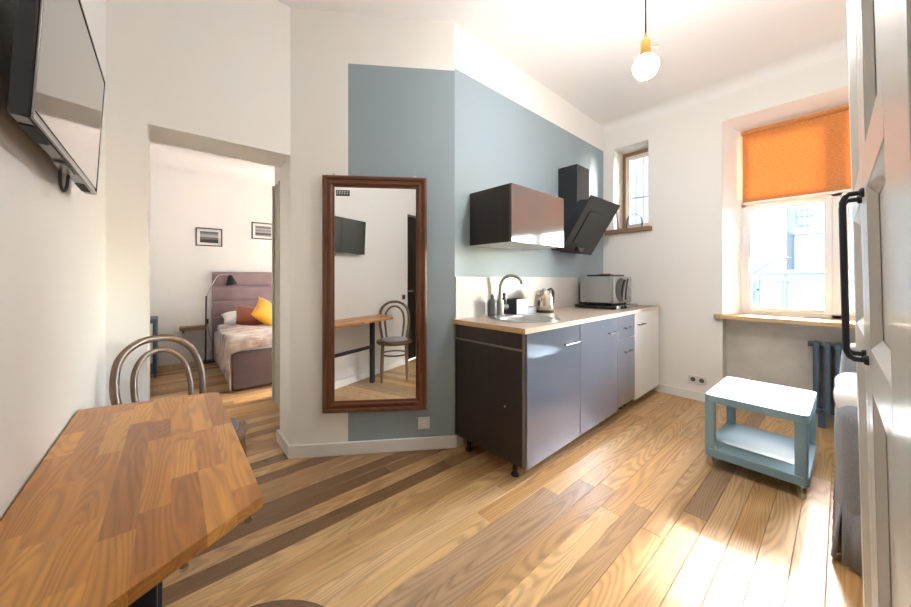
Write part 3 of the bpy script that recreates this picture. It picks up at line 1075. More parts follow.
# microwave
mo = kthing('microwave_oven', 'silver microwave oven with curved dark door window on the hotplate', 'microwave', 1.70, -0.40, CT + 0.032)
MB().box(0, 0.45, 0.012, 0.33, 0.012, 0.275).build('casing', 'microwave', mo, bevel=0.006)
MB().box(0, 0.45, -0.012, 0.012, 0.010, 0.277).build('front_panel', 'microwave', mo, bevel=0.006)
el = [(0.165 + 0.125 * math.cos(R(a)), 0.142 + 0.118 * math.sin(R(a))) for a in range(60, 301, 10)] + [(0.20, 0.05), (0.235, 0.14), (0.30, 0.245)]
MB().prism(el, 0.012, 0.016, Matrix(((1, 0, 0, 0), (0, 0, -1, 0), (0, 1, 0, 0), (0, 0, 0, 1)))).build('door_window', 'black_glass', mo)
MB().tube(bez([(0.30, -0.03, 0.25), (0.25, -0.035, 0.17), (0.235, -0.035, 0.10), (0.245, -0.028, 0.04)], 18), 0.007, 8).build('door_handle', 'black_plastic', mo)
for z in (0.075, 0.17):
    MB().lathe([(0.022, 0), (0.022, 0.012), (0.016, 0.018)], 20).build('dial', 'steel', mo, loc=(0.385, -0.012, z), rot=(R(90), 0, 0))
for x in (0.04, 0.41):
    for y in (0.04, 0.29):
        MB().lathe([(0.013, 0), (0.013, 0.0125)], 12).build('foot', 'black_plastic', mo, loc=(x, y, 0))
tp = kthing('baking_tray', 'dark flat tray lying on the microwave', 'tray', 1.74, -0.36, CT + 0.032 + 0.2775)
MB().prism(rrect(0, 0.36, 0, 0.24, 0.02), 0, 0.006).build('tray_base', 'black_plastic', tp)
rim_ = rrect(0, 0.36, 0, 0.24, 0.02)
MB().tube([(x, y, 0.012) for x, y in rim_], 0.006, 6, closed=True).build('rim', 'black_plastic', tp)
pts = []
mm = MB()
N_, M_ = 18, 12
for i in range(N_ + 1):
    for j in range(M_ + 1):
        x, y = 0.03 + 0.30 * i / N_, 0.03 + 0.18 * j / M_
        e = min(1, 4 * min(i, N_ - i) / N_) * min(1, 4 * min(j, M_ - j) / M_)
        pts.append((x, y, 0.0065 + e * (0.018 + 0.007 * math.sin(x * 60) * math.cos(y * 48))))
mm.add(pts, [(i * (M_ + 1) + j, (i + 1) * (M_ + 1) + j, (i + 1) * (M_ + 1) + j + 1, i * (M_ + 1) + j + 1) for i in range(N_) for j in range(M_)])
om = mm.build('oven_mitt', 'red_cloth', loc=K(1.74, -0.36, CT + 0.032 + 0.2775), rot=(0, 0, KT), smooth=60)
om.modifiers.new('thick', 'SOLIDIFY').thickness = 0.006
tag(om, 'dark red folded oven cloth on the tray over the microwave', 'cloth')

# wall cabinet
wc = kthing('wall_cabinet', 'hanging wall cabinet with brown side and glossy taupe door', 'cabinet', 0.15, 0, 1.445)
m = MB()
W_, D_, H_ = 0.66, 0.37, 0.385
m.box(0, 0.018, -D_, -0.002, 0, H_).box(W_ - 0.018, W_, -D_, -0.002, 0, H_).box(0.018, W_ - 0.018, -D_, -0.002, H_ - 0.018, H_).box(0.018, W_ - 0.018, -0.02, -0.002, 0.018, H_ - 0.018)
m.build('body', 'wenge', wc, bevel=0.001)
MB().box(0.018, W_ - 0.018, -D_, -0.002, 0.0, 0.018).build('bottom_panel', 'carcass', wc)
MB().box(0, W_, -D_ - 0.02, -D_ - 0.001, 0, H_).build('door', 'gloss_taupe', wc, bevel=0.0015)

# hood
hd = kthing('cooker_hood', 'black slanted glass cooker hood with square chimney', 'cooker hood', 1.215, 0, 1.46)
MB().box(0.17, 0.42, -0.20, -0.002, 0.30, 0.83).build('chimney', 'hood_black', hd, bevel=0.002)
side = [(-0.002, 0.02), (-0.10, 0.0), (-0.385, 0.44), (-0.30, 0.45), (-0.21, 0.40), (-0.002, 0.40)]
MB().prism(side, 0.04, 0.58, Matrix(((0, 0, 1, 0), (1, 0, 0, 0), (0, 1, 0, 0), (0, 0, 0, 1)))).build('hood_body', 'hood_black', hd, bevel=0.002)
ax = Vector((0, -0.30, 0.475)).normalized()
ang = math.atan2(0.475, -0.30)
PLm = Matrix.Translation((0, -0.115, -0.008)) @ Matrix.Rotation(math.atan2(0.30, 0.475), 4, 'X')
L_ = math.hypot(0.30, 0.475)
pn = MB().prism(rrect(0, 0.62, 0, L_, 0.006, 2), 0, 0.01, PLm @ Matrix(((1, 0, 0, 0), (0, 0, -1, 0), (0, 1, 0, 0), (0, 0, 0, 1)))).build('glass_panel', 'hood_glass', hd, bevel=0.001)
S2 = PLm @ Matrix(((1, 0, 0, 0), (0, 0, -1, 0), (0, 1, 0, 0), (0, 0, 0, 1)))
MB().prism(rrect(0.12, 0.50, 0.11, 0.43, 0.004, 2), 0.0102, 0.017, S2).build('inner_panel', 'hood_glass', hd, bevel=0.001)
MB().box(0.13, 0.49, 0.436, 0.442, 0.010, 0.012, S2).build('suction_slot', 'black_plastic', hd)
MB().box(0.22, 0.40, 0.03, 0.07, 0.010, 0.0112, S2).build('touch_panel', 'black_glass', hd)

# ================================================================== MIRROR
mr_ = thing('framed_mirror', 'tall mirror in a reddish brown moulded wooden frame on the angled wall', 'mirror', Mw(0.215, -0.002, 0.295), MT - R(1.6))
W_, H_, B_ = 0.697, 1.60, 0.075
lean = 0.0


def frame_profile():
    # distance in from the outer edge, height off the wall
    return [(0.0, 0.002), (0.0, 0.026), (0.010, 0.034), (0.022, 0.032), (0.028, 0.022), (0.044, 0.024), (0.050, 0.030), (0.056, 0.028), (0.062, 0.016), (0.075, 0.014), (0.075, 0.002)]


def frame_bar(horizontal, flip):
    m_ = MB()
    P = frame_profile()
    n_ = len(P)
    vs_, L2 = [], (W_ if horizontal else H_)
    for end in (0, 1):
        for (d_, h_) in P:
            t_ = d_ if end == 0 else L2 - d_
            if horizontal:
                z = d_ if not flip else H_ - d_
                vs_.append((t_, -h_, z))
            else:
                x = d_ if not flip else W_ - d_
                vs_.append((x, -h_, t_))
    fs_ = [(i, (i + 1) % n_, n_ + (i + 1) % n_, n_ + i) for i in range(n_)]
    fs_ += [list(range(n_)), list(range(n_, 2 * n_))]
    return m_.add(vs_, fs_)


for hz in (True, False):
    for fp in (False, True):
        frame_bar(hz, fp).build('frame_bar', 'mirror_wood_h' if hz else 'mirror_wood', mr_, smooth=25)
MB().box(B_ - 0.004, W_ - B_ + 0.004, -0.010, -0.004, B_ - 0.004, H_ - B_ + 0.004).build('mirror_pane', 'mirror_glass', mr_)
stk = MB().box(0.085, 0.175, -0.0112, -0.0105, H_ - 0.135, H_ - 0.095).build('sticker', 'sticker', mr_)
# worn pale lettering on the sticker
lt = MB()
xx = 0.092
for wd in (0.010, 0.012, 0.011, 0.012, 0.010):
    lt.box(xx, xx + 0.0025, -0.0116, -0.0112, H_ - 0.128, H_ - 0.102)
    lt.box(xx + 0.0025, xx + wd, -0.0116, -0.0112, H_ - 0.106, H_ - 0.102)
    lt.box(xx + 0.0025, xx + wd, -0.0116, -0.0112, H_ - 0.118, H_ - 0.114)
    xx += wd + 0.005
lt.build('lettering', 'ink_white', stk)
for x in (0.06, W_ - 0.09):
    MB().box(x, x + 0.018, -0.006, -0.001, H_ - 0.002, H_ + 0.018).build('hanger', 'steel', mr_)


def socket_plate(name, label, loc, rz, n=1):
    t_ = thing(name, label, 'socket', loc, rz)
    MB().box(-0.041, 0.041 + 0.071 * (n - 1), -0.011, -0.0005, -0.041, 0.041).build('plate', 'socket', t_, bevel=0.003)
    for i in range(n):
        q = MB().lathe([(0.021, 0), (0.021, 0.001), (0.019, 0.0012)], 20).build('socket_well', 'socket_dark' if n > 1 else 'trim_white', t_, loc=(0.071 * i, -0.011, 0), rot=(R(90), 0, 0))
        for s_ in (-1, 1):
            MB().lathe([(0.0032, 0), (0.0032, 0.001)], 8).build('pin_hole', 'socket_dark', q, loc=(0.0095 * s_, 0, 0.0012))
    return t_


socket_plate('wall_socket', 'single beige wall socket low on the blue wall by the mirror', Mw(0.893, 0, 0.185), MT)
socket_plate('wall_socket', 'double wall socket above the baseboard on the window wall', (XW, 0.965, 0.20), R(-90), 2)
sw_ = thing('light_switch', 'small grey light switch on the left wall by the dark door', 'switch', (XL, 0.10, 0.94), R(90))
MB().box(-0.041, 0.041, -0.011, -0.0005, -0.041, 0.041).build('plate', 'socket', sw_, bevel=0.003)
MB().box(-0.03, 0.03, -0.016, -0.011, -0.03, 0.03).build('rocker', 'tv_bezel', sw_, bevel=0.002)

# ================================================================== TV
tv = thing('television', 'small flat television on a bracket high on the left wall', 'television', (0, 0, 0))
nearp, farp = Vector((-0.182, 0.910, 0)), Vector((-0.188, 1.62, 0))
dv = (farp - nearp)
TW = dv.length
tvz0, TVH = 1.477, 0.386
tv.location = (nearp.x, nearp.y, tvz0)
tv.rotation_euler = (0, R(3.0), math.atan2(dv.y, dv.x))
# local x along the screen (to the far side), local -y towards the room (screen normal)
TVR = Matrix.Rotation(0, 4, 'X')
tv.rotation_euler = Euler((R(3.0), 0, math.atan2(dv.y, dv.x)), 'XYZ')
MB().box(0.0, TW, 0.0, 0.026, 0.0, TVH).build('bezel', 'tv_body', tv, bevel=0.004)
MB().box(0.012, TW - 0.012, -0.0015, 0.0, 0.020, TVH - 0.012).build('screen', 'tv_screen', tv)
rect_ = MB().box(0.0, TW, -0.003, 0.0, 0.0, 0.008).box(0.0, 0.005, -0.003, 0.0, 0.008, TVH).box(TW - 0.005, TW, -0.003, 0, 0.008, TVH).box(0.005, TW - 0.005, -0.003, 0, TVH - 0.005, TVH)
rect_.build('rim', 'tv_bezel', tv, bevel=0.001)
MB().prism([(0.02, 0.026), (TW - 0.02, 0.026), (TW - 0.06, 0.034), (0.06, 0.034)], 0.015, TVH - 0.02).build('rear_cover', 'tv_body', tv, bevel=0.008)
for a in (0.05, TW - 0.16):
    MB().box(a, a + 0.11, 0.006, 0.024, -0.002, 0.0005).build('speaker_grille', 'tv_grille', tv)
MB().box(TW * 0.42, TW * 0.58, 0.004, 0.026, -0.006, 0.001).build('sensor_strip', 'tv_bezel', tv, bevel=0.002)
MB().box(TW * 0.3, TW * 0.7, 0.030, 0.038, 0.08, TVH - 0.08).build('wall_bracket', 'dark_metal', tv, bevel=0.002)
MB().tube(bez([(TW * 0.55, 0.028, 0.02), (TW * 0.57, 0.028, -0.03), (TW * 0.63, 0.028, -0.045), (TW * 0.68, 0.028, -0.02), (TW * 0.68, 0.028, 0.03)], 20), 0.0035, 8).build('cable', 'cord', tv)

# ================================================================== TABLE
TZ, TT = 0.75, 0.023
TP = [(-0.238, 1.705), (0.146, 1.622), (0.146, 0.783), (-0.238, 0.56)]
tb = thing('dining_table', 'oiled butcher block wall table with angled end on dark metal legs', 'table', (0, 0, 0))


def clip(poly, a, b, c):
    out = []
    n_ = len(poly)
    for i in range(n_):
        p, q = poly[i], poly[(i + 1) % n_]
        dp, dq = a * p[0] + b * p[1] - c, a * q[0] + b * q[1] - c
        if dp <= 0:
            out.append(p)
        if dp * dq < 0:
            t_ = dp / (dp - dq)
            out.append((p[0] + t_ * (q[0] - p[0]), p[1] + t_ * (q[1] - p[1])))
    return out


rt = random.Random(5)
OAK = [(0.572, 0.24, 0.039), (0.492, 0.199, 0.034), (0.412, 0.158, 0.028), (0.652, 0.298, 0.054), (0.526, 0.222, 0.037), (0.355, 0.135, 0.025), (0.606, 0.281, 0.058)]
NR = 8
rw = (0.146 + 0.238) / NR
for i in range(NR):
    xa, xb = -0.238 + i * rw, -0.238 + (i + 1) * rw
    y = 0.40 - rt.uniform(0, 0.25)
    while y < 1.72:
        L = rt.uniform(0.16, 0.42)
        q = [(xa, y), (xb, y), (xb, y + L), (xa, y + L)]
        # clip to the table outline (counter-clockwise edges)
        P = TP[::-1]
        for j in range(4):
            (x1_, y1_), (x2_, y2_) = P[j], P[(j + 1) % 4]
            a_, b_ = (y2_ - y1_), -(x2_ - x1_)
            q = clip(q, a_, b_, a_ * x1_ + b_ * y1_)
            if len(q) < 3:
                break
        y += L
        if len(q) < 3:
            continue
        ar = abs(sum(q[j][0] * q[(j + 1) % len(q)][1] - q[(j + 1) % len(q)][0] * q[j][1] for j in range(len(q)))) / 2
        if ar < 2e-5:
            continue
        mx_, my_ = sum(p_[0] for p_ in q) / len(q), sum(p_[1] for p_ in q) / len(q)
        o = MB().prism([(p_[0] - mx_, p_[1] - my_) for p_ in q], -TT, 0).build('stave', 'table_oak', tb, loc=(mx_, my_, TZ), smooth=0)
        c_ = rt.choice(OAK)
        o.color = (*c_, 1)
for (lx, ly) in ((-0.042, 0.93), (-0.042, 1.58)):
    MB().box(lx - 0.022, lx + 0.022, ly - 0.022, ly + 0.022, 0.004, TZ - TT - 0.006).build('leg', 'dark_metal', tb, bevel=0.002)
    MB().box(lx - 0.07, lx + 0.07, ly - 0.07, ly + 0.07, TZ - TT - 0.006, TZ - TT).build('mounting_plate', 'dark_metal', tb)
    MB().lathe([(0.016, 0), (0.016, 0.005)], 14).build('foot', 'black_plastic', tb, loc=(lx, ly, 0))
MB().box(-0.054, -0.030, 0.952, 1.558, 0.40, 0.435).build('cross_bar', 'dark_metal', tb, bevel=0.002)

# ================================================================== BENTWOOD CHAIR
fx, fy = 0.50, -0.866
cz_ = math.atan2(fy, fx) - PI / 2          # local +y is the facing direction
chair = thing('bentwood_chair', 'brown bentwood chair with looped back and grey seat pad at the table end', 'chair', (0.085, 1.985, 0), cz_)
SZ = 0.462
MB().lathe([(0.165, SZ - 0.035), (0.205, SZ - 0.035), (0.215, SZ - 0.02), (0.215, SZ - 0.006), (0.205, SZ), (0.176, SZ), (0.165, SZ - 0.012)], 40, cap=False).build('seat_ring', 'bentwood', chair)
MB().lathe([(0.168, SZ - 0.02), (0.168, SZ - 0.006), (0.10, SZ - 0.004), (0.001, SZ - 0.003)], 40).build('seat_panel', 'dark_bentwood', chair)
MB().lathe([(0.160, SZ - 0.003), (0.178, SZ + 0.004), (0.178, SZ + 0.012), (0.165, SZ + 0.018), (0.10, SZ + 0.020), (0.001, SZ + 0.021)], 40).build('seat_pad', 'felt', chair)
for s in (-1, 1):
    lg = MB().tube(bez([(0.135 * s, 0.125, SZ - 0.03), (0.137 * s, 0.140, 0.30), (0.140 * s, 0.155, 0.12), (0.144 * s, 0.168, 0.012)], 15), [0.019] * 4 + [0.018] * 4 + [0.016] * 4 + [0.0145] * 4, 14)
    l_ = lg.build('leg', 'bentwood', chair, smooth=60)
    MB().lathe([(0.015, 0.0), (0.0165, 0.003), (0.0165, 0.016)], 14).build('foot_cap', 'chrome', l_, loc=(0.144 * s, 0.168, 0))
half = [(0.165, -0.245, 0.012), (0.155, -0.20, 0.25), (0.150, -0.170, 0.44), (0.172, -0.198, 0.58), (0.182, -0.226, 0.70), (0.155, -0.256, 0.82), (0.085, -0.275, 0.885), (0, -0.280, 0.902)]
loop = bez(half + [(-x, y, z) for x, y, z in half[-2::-1]], 84)
MB().tube(loop, 0.0165, 14).build('back_frame', 'bentwood', chair, smooth=60)
half2 = [(0.095, -0.168, SZ - 0.01), (0.108, -0.188, 0.56), (0.118, -0.212, 0.66), (0.105, -0.236, 0.76), (0.06, -0.254, 0.825), (0, -0.260, 0.845)]
loop2 = bez(half2 + [(-x, y, z) for x, y, z in half2[-2::-1]], 70)
MB().tube(loop2, 0.0125, 12).build('inner_hoop', 'bentwood', chair, smooth=60)
MB().tube([(0.150 * math.cos(R(a)), 0.150 * math.sin(R(a)), 0.30) for a in range(0, 360, 10)], 0.010, 10, closed=True).build('stretcher_ring', 'bentwood', chair, smooth=60)
for s in (-1, 1):
    MB().lathe([(0.016, 0.0), (0.018, 0.003), (0.018, 0.014)], 14).build('foot_cap', 'chrome', chair, loc=(0.165 * s, -0.245, 0))

chair2 = copy_tree(chair)
chair2.location = (0.072, 0.671, 0.0)
chair2.rotation_euler = (0, 0, math.atan2(0.77, 0.636) - PI / 2)
chair2['label'] = 'bentwood chair with grey woolly seat pad cut off by the bottom edge of the picture'
for c_ in chair2.children:
    if c_.name.startswith('seat_pad'):
        c_.data = c_.data.copy()
        c_.data.materials[0] = MATS['wool']
        c_.scale = (0.86, 0.86, 1.0)

# ================================================================== CART
CX0, CX1, CY0, CY1 = 2.59, 3.20, 0.115, 0.580
ct = thing('side_table_cart', 'pale blue two tier side table on castors in front of the window', 'side table', ((CX0 + CX1) / 2, (CY0 + CY1) / 2 - 0.006, 0), R(-0.8))
hx, hy = (CX1 - CX0) / 2, (CY1 - CY0) / 2
ZT = 0.462
MB().prism(rrect(-hx, hx, -hy, hy, 0.035, 6), ZT - 0.045, ZT).build('top', 'cart_blue', ct, bevel=0.003)
MB().prism(rrect(-hx, hx, -hy, hy, 0.035, 6), 0.075, 0.125).build('shelf', 'cart_blue', ct, bevel=0.003)
for sx_ in (-1, 1):
    for sy_ in (-1, 1):
        x0, x1 = sorted((sx_ * (hx - 0.004), sx_ * (hx - 0.045)))
        y0, y1 = sorted((sy_ * (hy - 0.004), sy_ * (hy - 0.058)))
        MB().prism(rrect(x0, x1, y0, y1, 0.012, 3), 0.125, ZT - 0.045).build('post', 'cart_blue', ct, bevel=0.001)
        cs = MB().lathe([(0.018, 0.066), (0.018, 0.075)], 14).box(-0.013, -0.010, -0.016, 0.016, 0.028, 0.066).box(0.010, 0.013, -0.016, 0.016, 0.028, 0.066).box(-0.013, 0.013, -0.016, 0.016, 0.062, 0.066)
        cs = cs.build('castor', 'steel', ct, loc=(sx_ * (hx - 0.03), sy_ * (hy - 0.03), 0), rot=(0, 0, R(35 * sx_ + 20 * sy_)))
        MB().lathe([(0.020, -0.0095), (0.024, -0.006), (0.024, 0.006), (0.020, 0.0095)], 20).build('wheel', 'castor', cs, loc=(0, 0, 0.0245), rot=(0, R(90), 0))

# ================================================================== RADIATORS


def radiator(name, label, loc, rz, n, zb, zt, pitch=0.058):
    t_ = thing(name, label, 'radiator', loc, rz)
    c0 = None
    for i in range(n):
        x = -i * pitch
        if c0 is None:
            m_ = MB()
            for yo in (-0.04, 0.04):
                m_.tube([(0, yo, zb + 0.03), (0, yo, zt - 0.03)], 0.020, 12)
            m_.box(-0.019, 0.019, -0.062, 0.062, zt - 0.055, zt - 0.006)
            m_.box(-0.019, 0.019, -0.062, 0.062, zb + 0.006, zb + 0.055)
            c0 = m_.build('column', 'radiator', t_, loc=(x, 0, 0), bevel=0.008, seg=3)
        else:
            c = c0.copy()
            COL.objects.link(c)
            c.location = (x, 0, 0)
    for z in (zb + 0.03, zt - 0.03):
        MB().tube([(0.05, 0, z), (-(n - 1) * pitch - 0.05, 0, z)], 0.021, 14).build('header_pipe', 'radiator', t_)
    for x in (-pitch * 0.5, -pitch * (n - 1.5)):
        MB().box(x - 0.02, x + 0.02, 0.03, 0.05, 0.0, zb + 0.02).build('foot', 'radiator', t_)
    return t_


radiator('radiator', 'blue grey cast iron radiator in the niche below the large window', (4.02, 0.135, 0), R(90), 11, 0.10, 0.69)
radiator('radiator', 'blue grey radiator edge behind the left side of the bedroom doorway', (-0.178, 5.38, 0), R(-90), 8, 0.05, 0.72)

# ================================================================== ARMCHAIR
ac = thing('armchair', 'armchair under a loose grey fabric cover beside the wardrobe', 'armchair', (2.10, -0.37, 0), 0)
# local: faces -x; x 0..0.8, y -0.38..0.38


def soft_box(x0, x1, y0, y1, z0, z1, r, wav=0.0, seed=0, n=10):
    m_ = MB()
    rr = random.Random(seed)
    bm = bmesh.new()
    bmesh.ops.create_cube(bm, size=1.0)
    bmesh.ops.subdivide_edges(bm, edges=bm.edges[:], cuts=n, use_grid_fill=True)
    ph = [rr.uniform(0, 6) for _ in range(6)]
    for v in bm.verts:
        c = Vector((x0 + (v.co.x + 0.5) * (x1 - x0), y0 + (v.co.y + 0.5) * (y1 - y0), z0 + (v.co.z + 0.5) * (z1 - z0)))
        i = Vector((min(max(c.x, x0 + r), x1 - r), min(max(c.y, y0 + r), y1 - r), min(max(c.z, z0 + r), z1 - r)))
        d_ = c - i
        if d_.length > 1e-6:
            c = i + d_.normalized() * r
            c += d_.normalized() * wav * (math.sin(c.x * 23 + ph[0]) + math.sin(c.y * 29 + ph[1]) + math.sin(c.z * 19 + ph[2])) / 3
        v.co = c
    bm.verts.ensure_lookup_table()
    m_.v = [tuple(v.co) for v in bm.verts]
    m_.f = [[v.index for v in f.verts] for f in bm.faces]
    bm.free()
    return m_


soft_box(0.06, 0.66, -0.30, 0.30, 0.20, 0.43, 0.05, 0.01, 1).build('seat', 'slipcover', ac, smooth=60)
soft_box(0.03, 0.62, -0.27, 0.27, 0.41, 0.54, 0.06, 0.012, 2).build('seat_cushion', 'white_cloth', ac, smooth=60)
soft_box(0.60, 0.82, -0.38, 0.375, 0.20, 0.86, 0.08, 0.012, 3).build('backrest', 'slipcover', ac, smooth=60)
for s in (-1, 1):
    y0, y1 = sorted((0.26 * s, 0.388 * s))
    soft_box(0.02, 0.72, y0, y1, 0.20, 0.66, 0.055, 0.010, 4 + s).build('arm', 'slipcover', ac, smooth=60)
    soft_box(0.10, 0.60, y0 - 0.012, y1 + 0.006, 0.59, 0.71, 0.05, 0.012, 7 + s).build('arm_cover', 'white_cloth', ac, smooth=60)


def skirt(p0, p1, amp, waves, z0, z1, nrm):
    m_ = MB()
    n_ = 60
    vs_ = []
    for j, z in enumerate((z1, (z0 + z1) / 2, z0)):
        for i in range(n_ + 1):
            t_ = i / n_
            a_ = amp * (0.15, 0.7, 1.0)[j] * math.sin(t_ * waves * 2 * PI) + (0.0, 0.012, 0.02)[j]
            vs_.append((p0[0] + (p1[0] - p0[0]) * t_ + nrm[0] * a_, p0[1] + (p1[1] - p0[1]) * t_ + nrm[1] * a_, z))
    fs_ = [(j * (n_ + 1) + i, j * (n_ + 1) + i + 1, (j + 1) * (n_ + 1) + i + 1, (j + 1) * (n_ + 1) + i) for j in range(2) for i in range(n_)]
    o_ = m_.add(vs_, fs_).build('skirt', 'slipcover', ac, smooth=60)
    o_.modifiers.new('thick', 'SOLIDIFY').thickness = 0.004
    return o_


skirt((0.03, -0.37), (0.03, 0.37), 0.018, 9, 0.012, 0.27, (-1, 0))
skirt((0.03, 0.37), (0.80, 0.37), 0.012, 7, 0.012, 0.27, (0, 1))
skirt((0.03, -0.37), (0.80, -0.37), 0.012, 7, 0.012, 0.27, (0, -1))
for (x, y) in ((0.08, 0.32), (0.08, -0.32), (0.74, 0.32), (0.74, -0.32)):
    MB().box(x - 0.02, x + 0.02, y - 0.02, y + 0.02, 0, 0.21).build('leg', 'dark_bentwood', ac, bevel=0.003)

# ================================================================== WARDROBE
wd = thing('wardrobe', 'tall cream white panelled wardrobe with dark bar handles', 'wardrobe', (0.92, -0.0275 - 0.021, 0), 0)
# lean of about one degree into the room, door fronts in local plane y = 0
wd.rotation_euler = (R(-1.05), 0, R(0.66))
HWD = 2.25
DW = 0.505
MB().box(-0.53, 0.485, -0.60, -0.024, 0.06, HWD).build('carcass', 'wardrobe', wd, bevel=0.003)
MB().box(-0.51, 0.465, -0.58, -0.05, 0.0, 0.06).build('plinth', 'wardrobe', wd)


def panel_door(x0, x1, hx_, sl=0.085):
    z0, z1 = 0.07, HWD - 0.01
    m_ = MB()
    st_ = 0.085
    rails = [(z0, z0 + 0.12), (1.02, 1.09), (1.345, 1.415), (z1 - 0.10, z1)]
    m_.box(x0, x0 + sl, -0.022, 0.0, z0, z1).box(x1 - st_, x1, -0.022, 0.0, z0, z1)
    for a, b2 in rails:
        m_.box(x0 + sl, x1 - st_, -0.022, 0.0, a, b2)
    d_ = m_.build('door', 'wardrobe', wd, bevel=0.002)
    for i in range(3):
        a, b2 = rails[i][1], rails[i + 1][0]
        MB().box(x0 + sl, x1 - st_, -0.020, -0.012, a, b2).build('panel', 'wardrobe', d_)
        mo_ = MB()
        xa, xb = x0 + sl, x1 - st_
        w_ = 0.016
        # bevelled moulding inside the panel opening
        o4 = [(xa, a), (xb, a), (xb, b2), (xa, b2)]
        i4 = [(xa + w_, a + w_), (xb - w_, a + w_), (xb - w_, b2 - w_), (xa + w_, b2 - w_)]
        vs_ = [(x, -0.001, z) for x, z in o4] + [(x, -0.011, z) for x, z in i4]
        mo_.add(vs_, [(k_, (k_ + 1) % 4, 4 + (k_ + 1) % 4, 4 + k_) for k_ in range(4)])
        mo_.build('moulding', 'wardrobe', d_, smooth=0)
    hz0, hz1 = 1.063, 1.345
    h_ = MB().tube([(hx_, 0, hz0), (hx_, 0.016, hz0)] + [(hx_, 0.012 + 0.012 * math.sin(R(t)), hz0 + 0.012 - 0.012 * math.cos(R(t))) for t in (45, 90)] +
                   [(hx_, 0.012 + 0.012 * math.sin(R(t)), hz1 - 0.012 + 0.012 * math.cos(R(t))) for t in (90, 45)] + [(hx_, 0.016, hz1), (hx_, 0, hz1)], 0.0042, 10)
    h_ = h_.build('handle', 'dark_metal', d_, smooth=60)
    for z in (hz0, hz1):
        MB().lathe([(0.008, 0), (0.008, 0.004), (0.006, 0.006)], 14).build('rosette', 'dark_metal', h_, loc=(hx_, 0, z), rot=(R(-90), 0, 0))
    return d_


panel_door(-0.53, -0.0015, -0.035, 0.165)
panel_door(0.0015, 0.485, 0.035)

# ================================================================== PENDANT LAMP
PX, PY, PZ = 1.90, 0.674, 2.315
pd = thing('pendant_lamp', 'bare white globe bulb in a brass socket hanging on a black cord', 'pendant lamp', (PX, PY, 0))
MB().lathe([(0.052, CZ - 0.03), (0.052, CZ - 0.004), (0.048, CZ)], 24).build('ceiling_rose', 'brass', pd)
MB().tube([(0, 0, CZ - 0.03), (0, 0, PZ + 0.150)], 0.004, 8).build('cord', 'cord', pd)
sk_ = MB().lathe([(0.005, PZ + 0.175), (0.008, PZ + 0.150), (0.016, PZ + 0.142), (0.024, PZ + 0.128), (0.024, PZ + 0.075), (0.027, PZ + 0.072), (0.027, PZ + 0.055), (0.02, PZ + 0.05)], 24).build('lamp_socket', 'brass', pd)
MB().tube([(0.02, -0.02, PZ + 0.105), (0.042, -0.042, PZ + 0.105)], 0.003, 8).tube([(0.0415, -0.0415, PZ + 0.105), (0.045, -0.045, PZ + 0.105)], 0.007, 10).build('switch_key', 'brass', sk_)
MB().lathe([(0.001, PZ - 0.060)] + [(0.060 * math.sin(R(a)), PZ - 0.060 * math.cos(R(a))) for a in range(10, 160, 10)] + [(0.020, PZ + 0.060)], 32).build('bulb', 'lit_bulb', pd, smooth=60)

# ================================================================== GLASS ON SMALL SILL
gv = thing('glass_cloche', 'clear glass dome standing on the sill of the small window', 'glass', (4.06, 1.56, SZ0 + 0.002))
pr = [(0.085, 0.0), (0.086, 0.06), (0.080, 0.12), (0.055, 0.165), (0.022, 0.18), (0.012, 0.185), (0.012, 0.20), (0.018, 0.21), (0.001, 0.215)]
MB().lathe(pr, 32, cap=False).build('dome', 'vase_glass', gv, smooth=60)
MB().tube([(0.085 * math.cos(R(a)), 0.085 * math.sin(R(a)), 0.004) for a in range(0, 360, 10)], 0.003, 8, closed=True).build('rim', 'vase_glass', gv)
wsd = MB().tube([(0, 0, 0), (0.0, 0.02, 0.24)], [0.011, 0.009], 10).build('wooden_dowel', 'old_wood', loc=(3.965, 1.70, SZ0 + 0.003))
tag(wsd, 'thin brown wooden stick leaning at the left of the small window', 'stick')

# ================================================================== BEDROOM THINGS
bed = thing('bed', 'upholstered plum brown bed with channelled mauve headboard', 'bed', (0.49, 4.17, 0))
BWd, BL = 1.62, 1.84
MB().box(0, BWd, 0, BL, 0.015, 0.42).build('bed_base', 'bed_velvet', bed, bevel=0.02, seg=3)
soft_box(0.03, BWd - 0.03, 0.03, BL, 0.40, 0.54, 0.05, 0.004, 11).build('mattress', 'sheet', bed, smooth=60)
hb_ = MB().box(-0.02, BWd + 0.02, BL + 0.03, BL + 0.11, 0.0, 1.30).build('headboard', 'headboard', bed, bevel=0.015)
zz = [0.42, 0.64, 0.86, 1.08, 1.298]
for i in range(4):
    soft_box(-0.018, BWd + 0.018, BL - 0.005, BL + 0.08, zz[i] + 0.003, zz[i + 1] - 0.003, 0.025, 0.0, 20 + i, 6).build('headboard_channel', 'headboard', hb_, smooth=60)
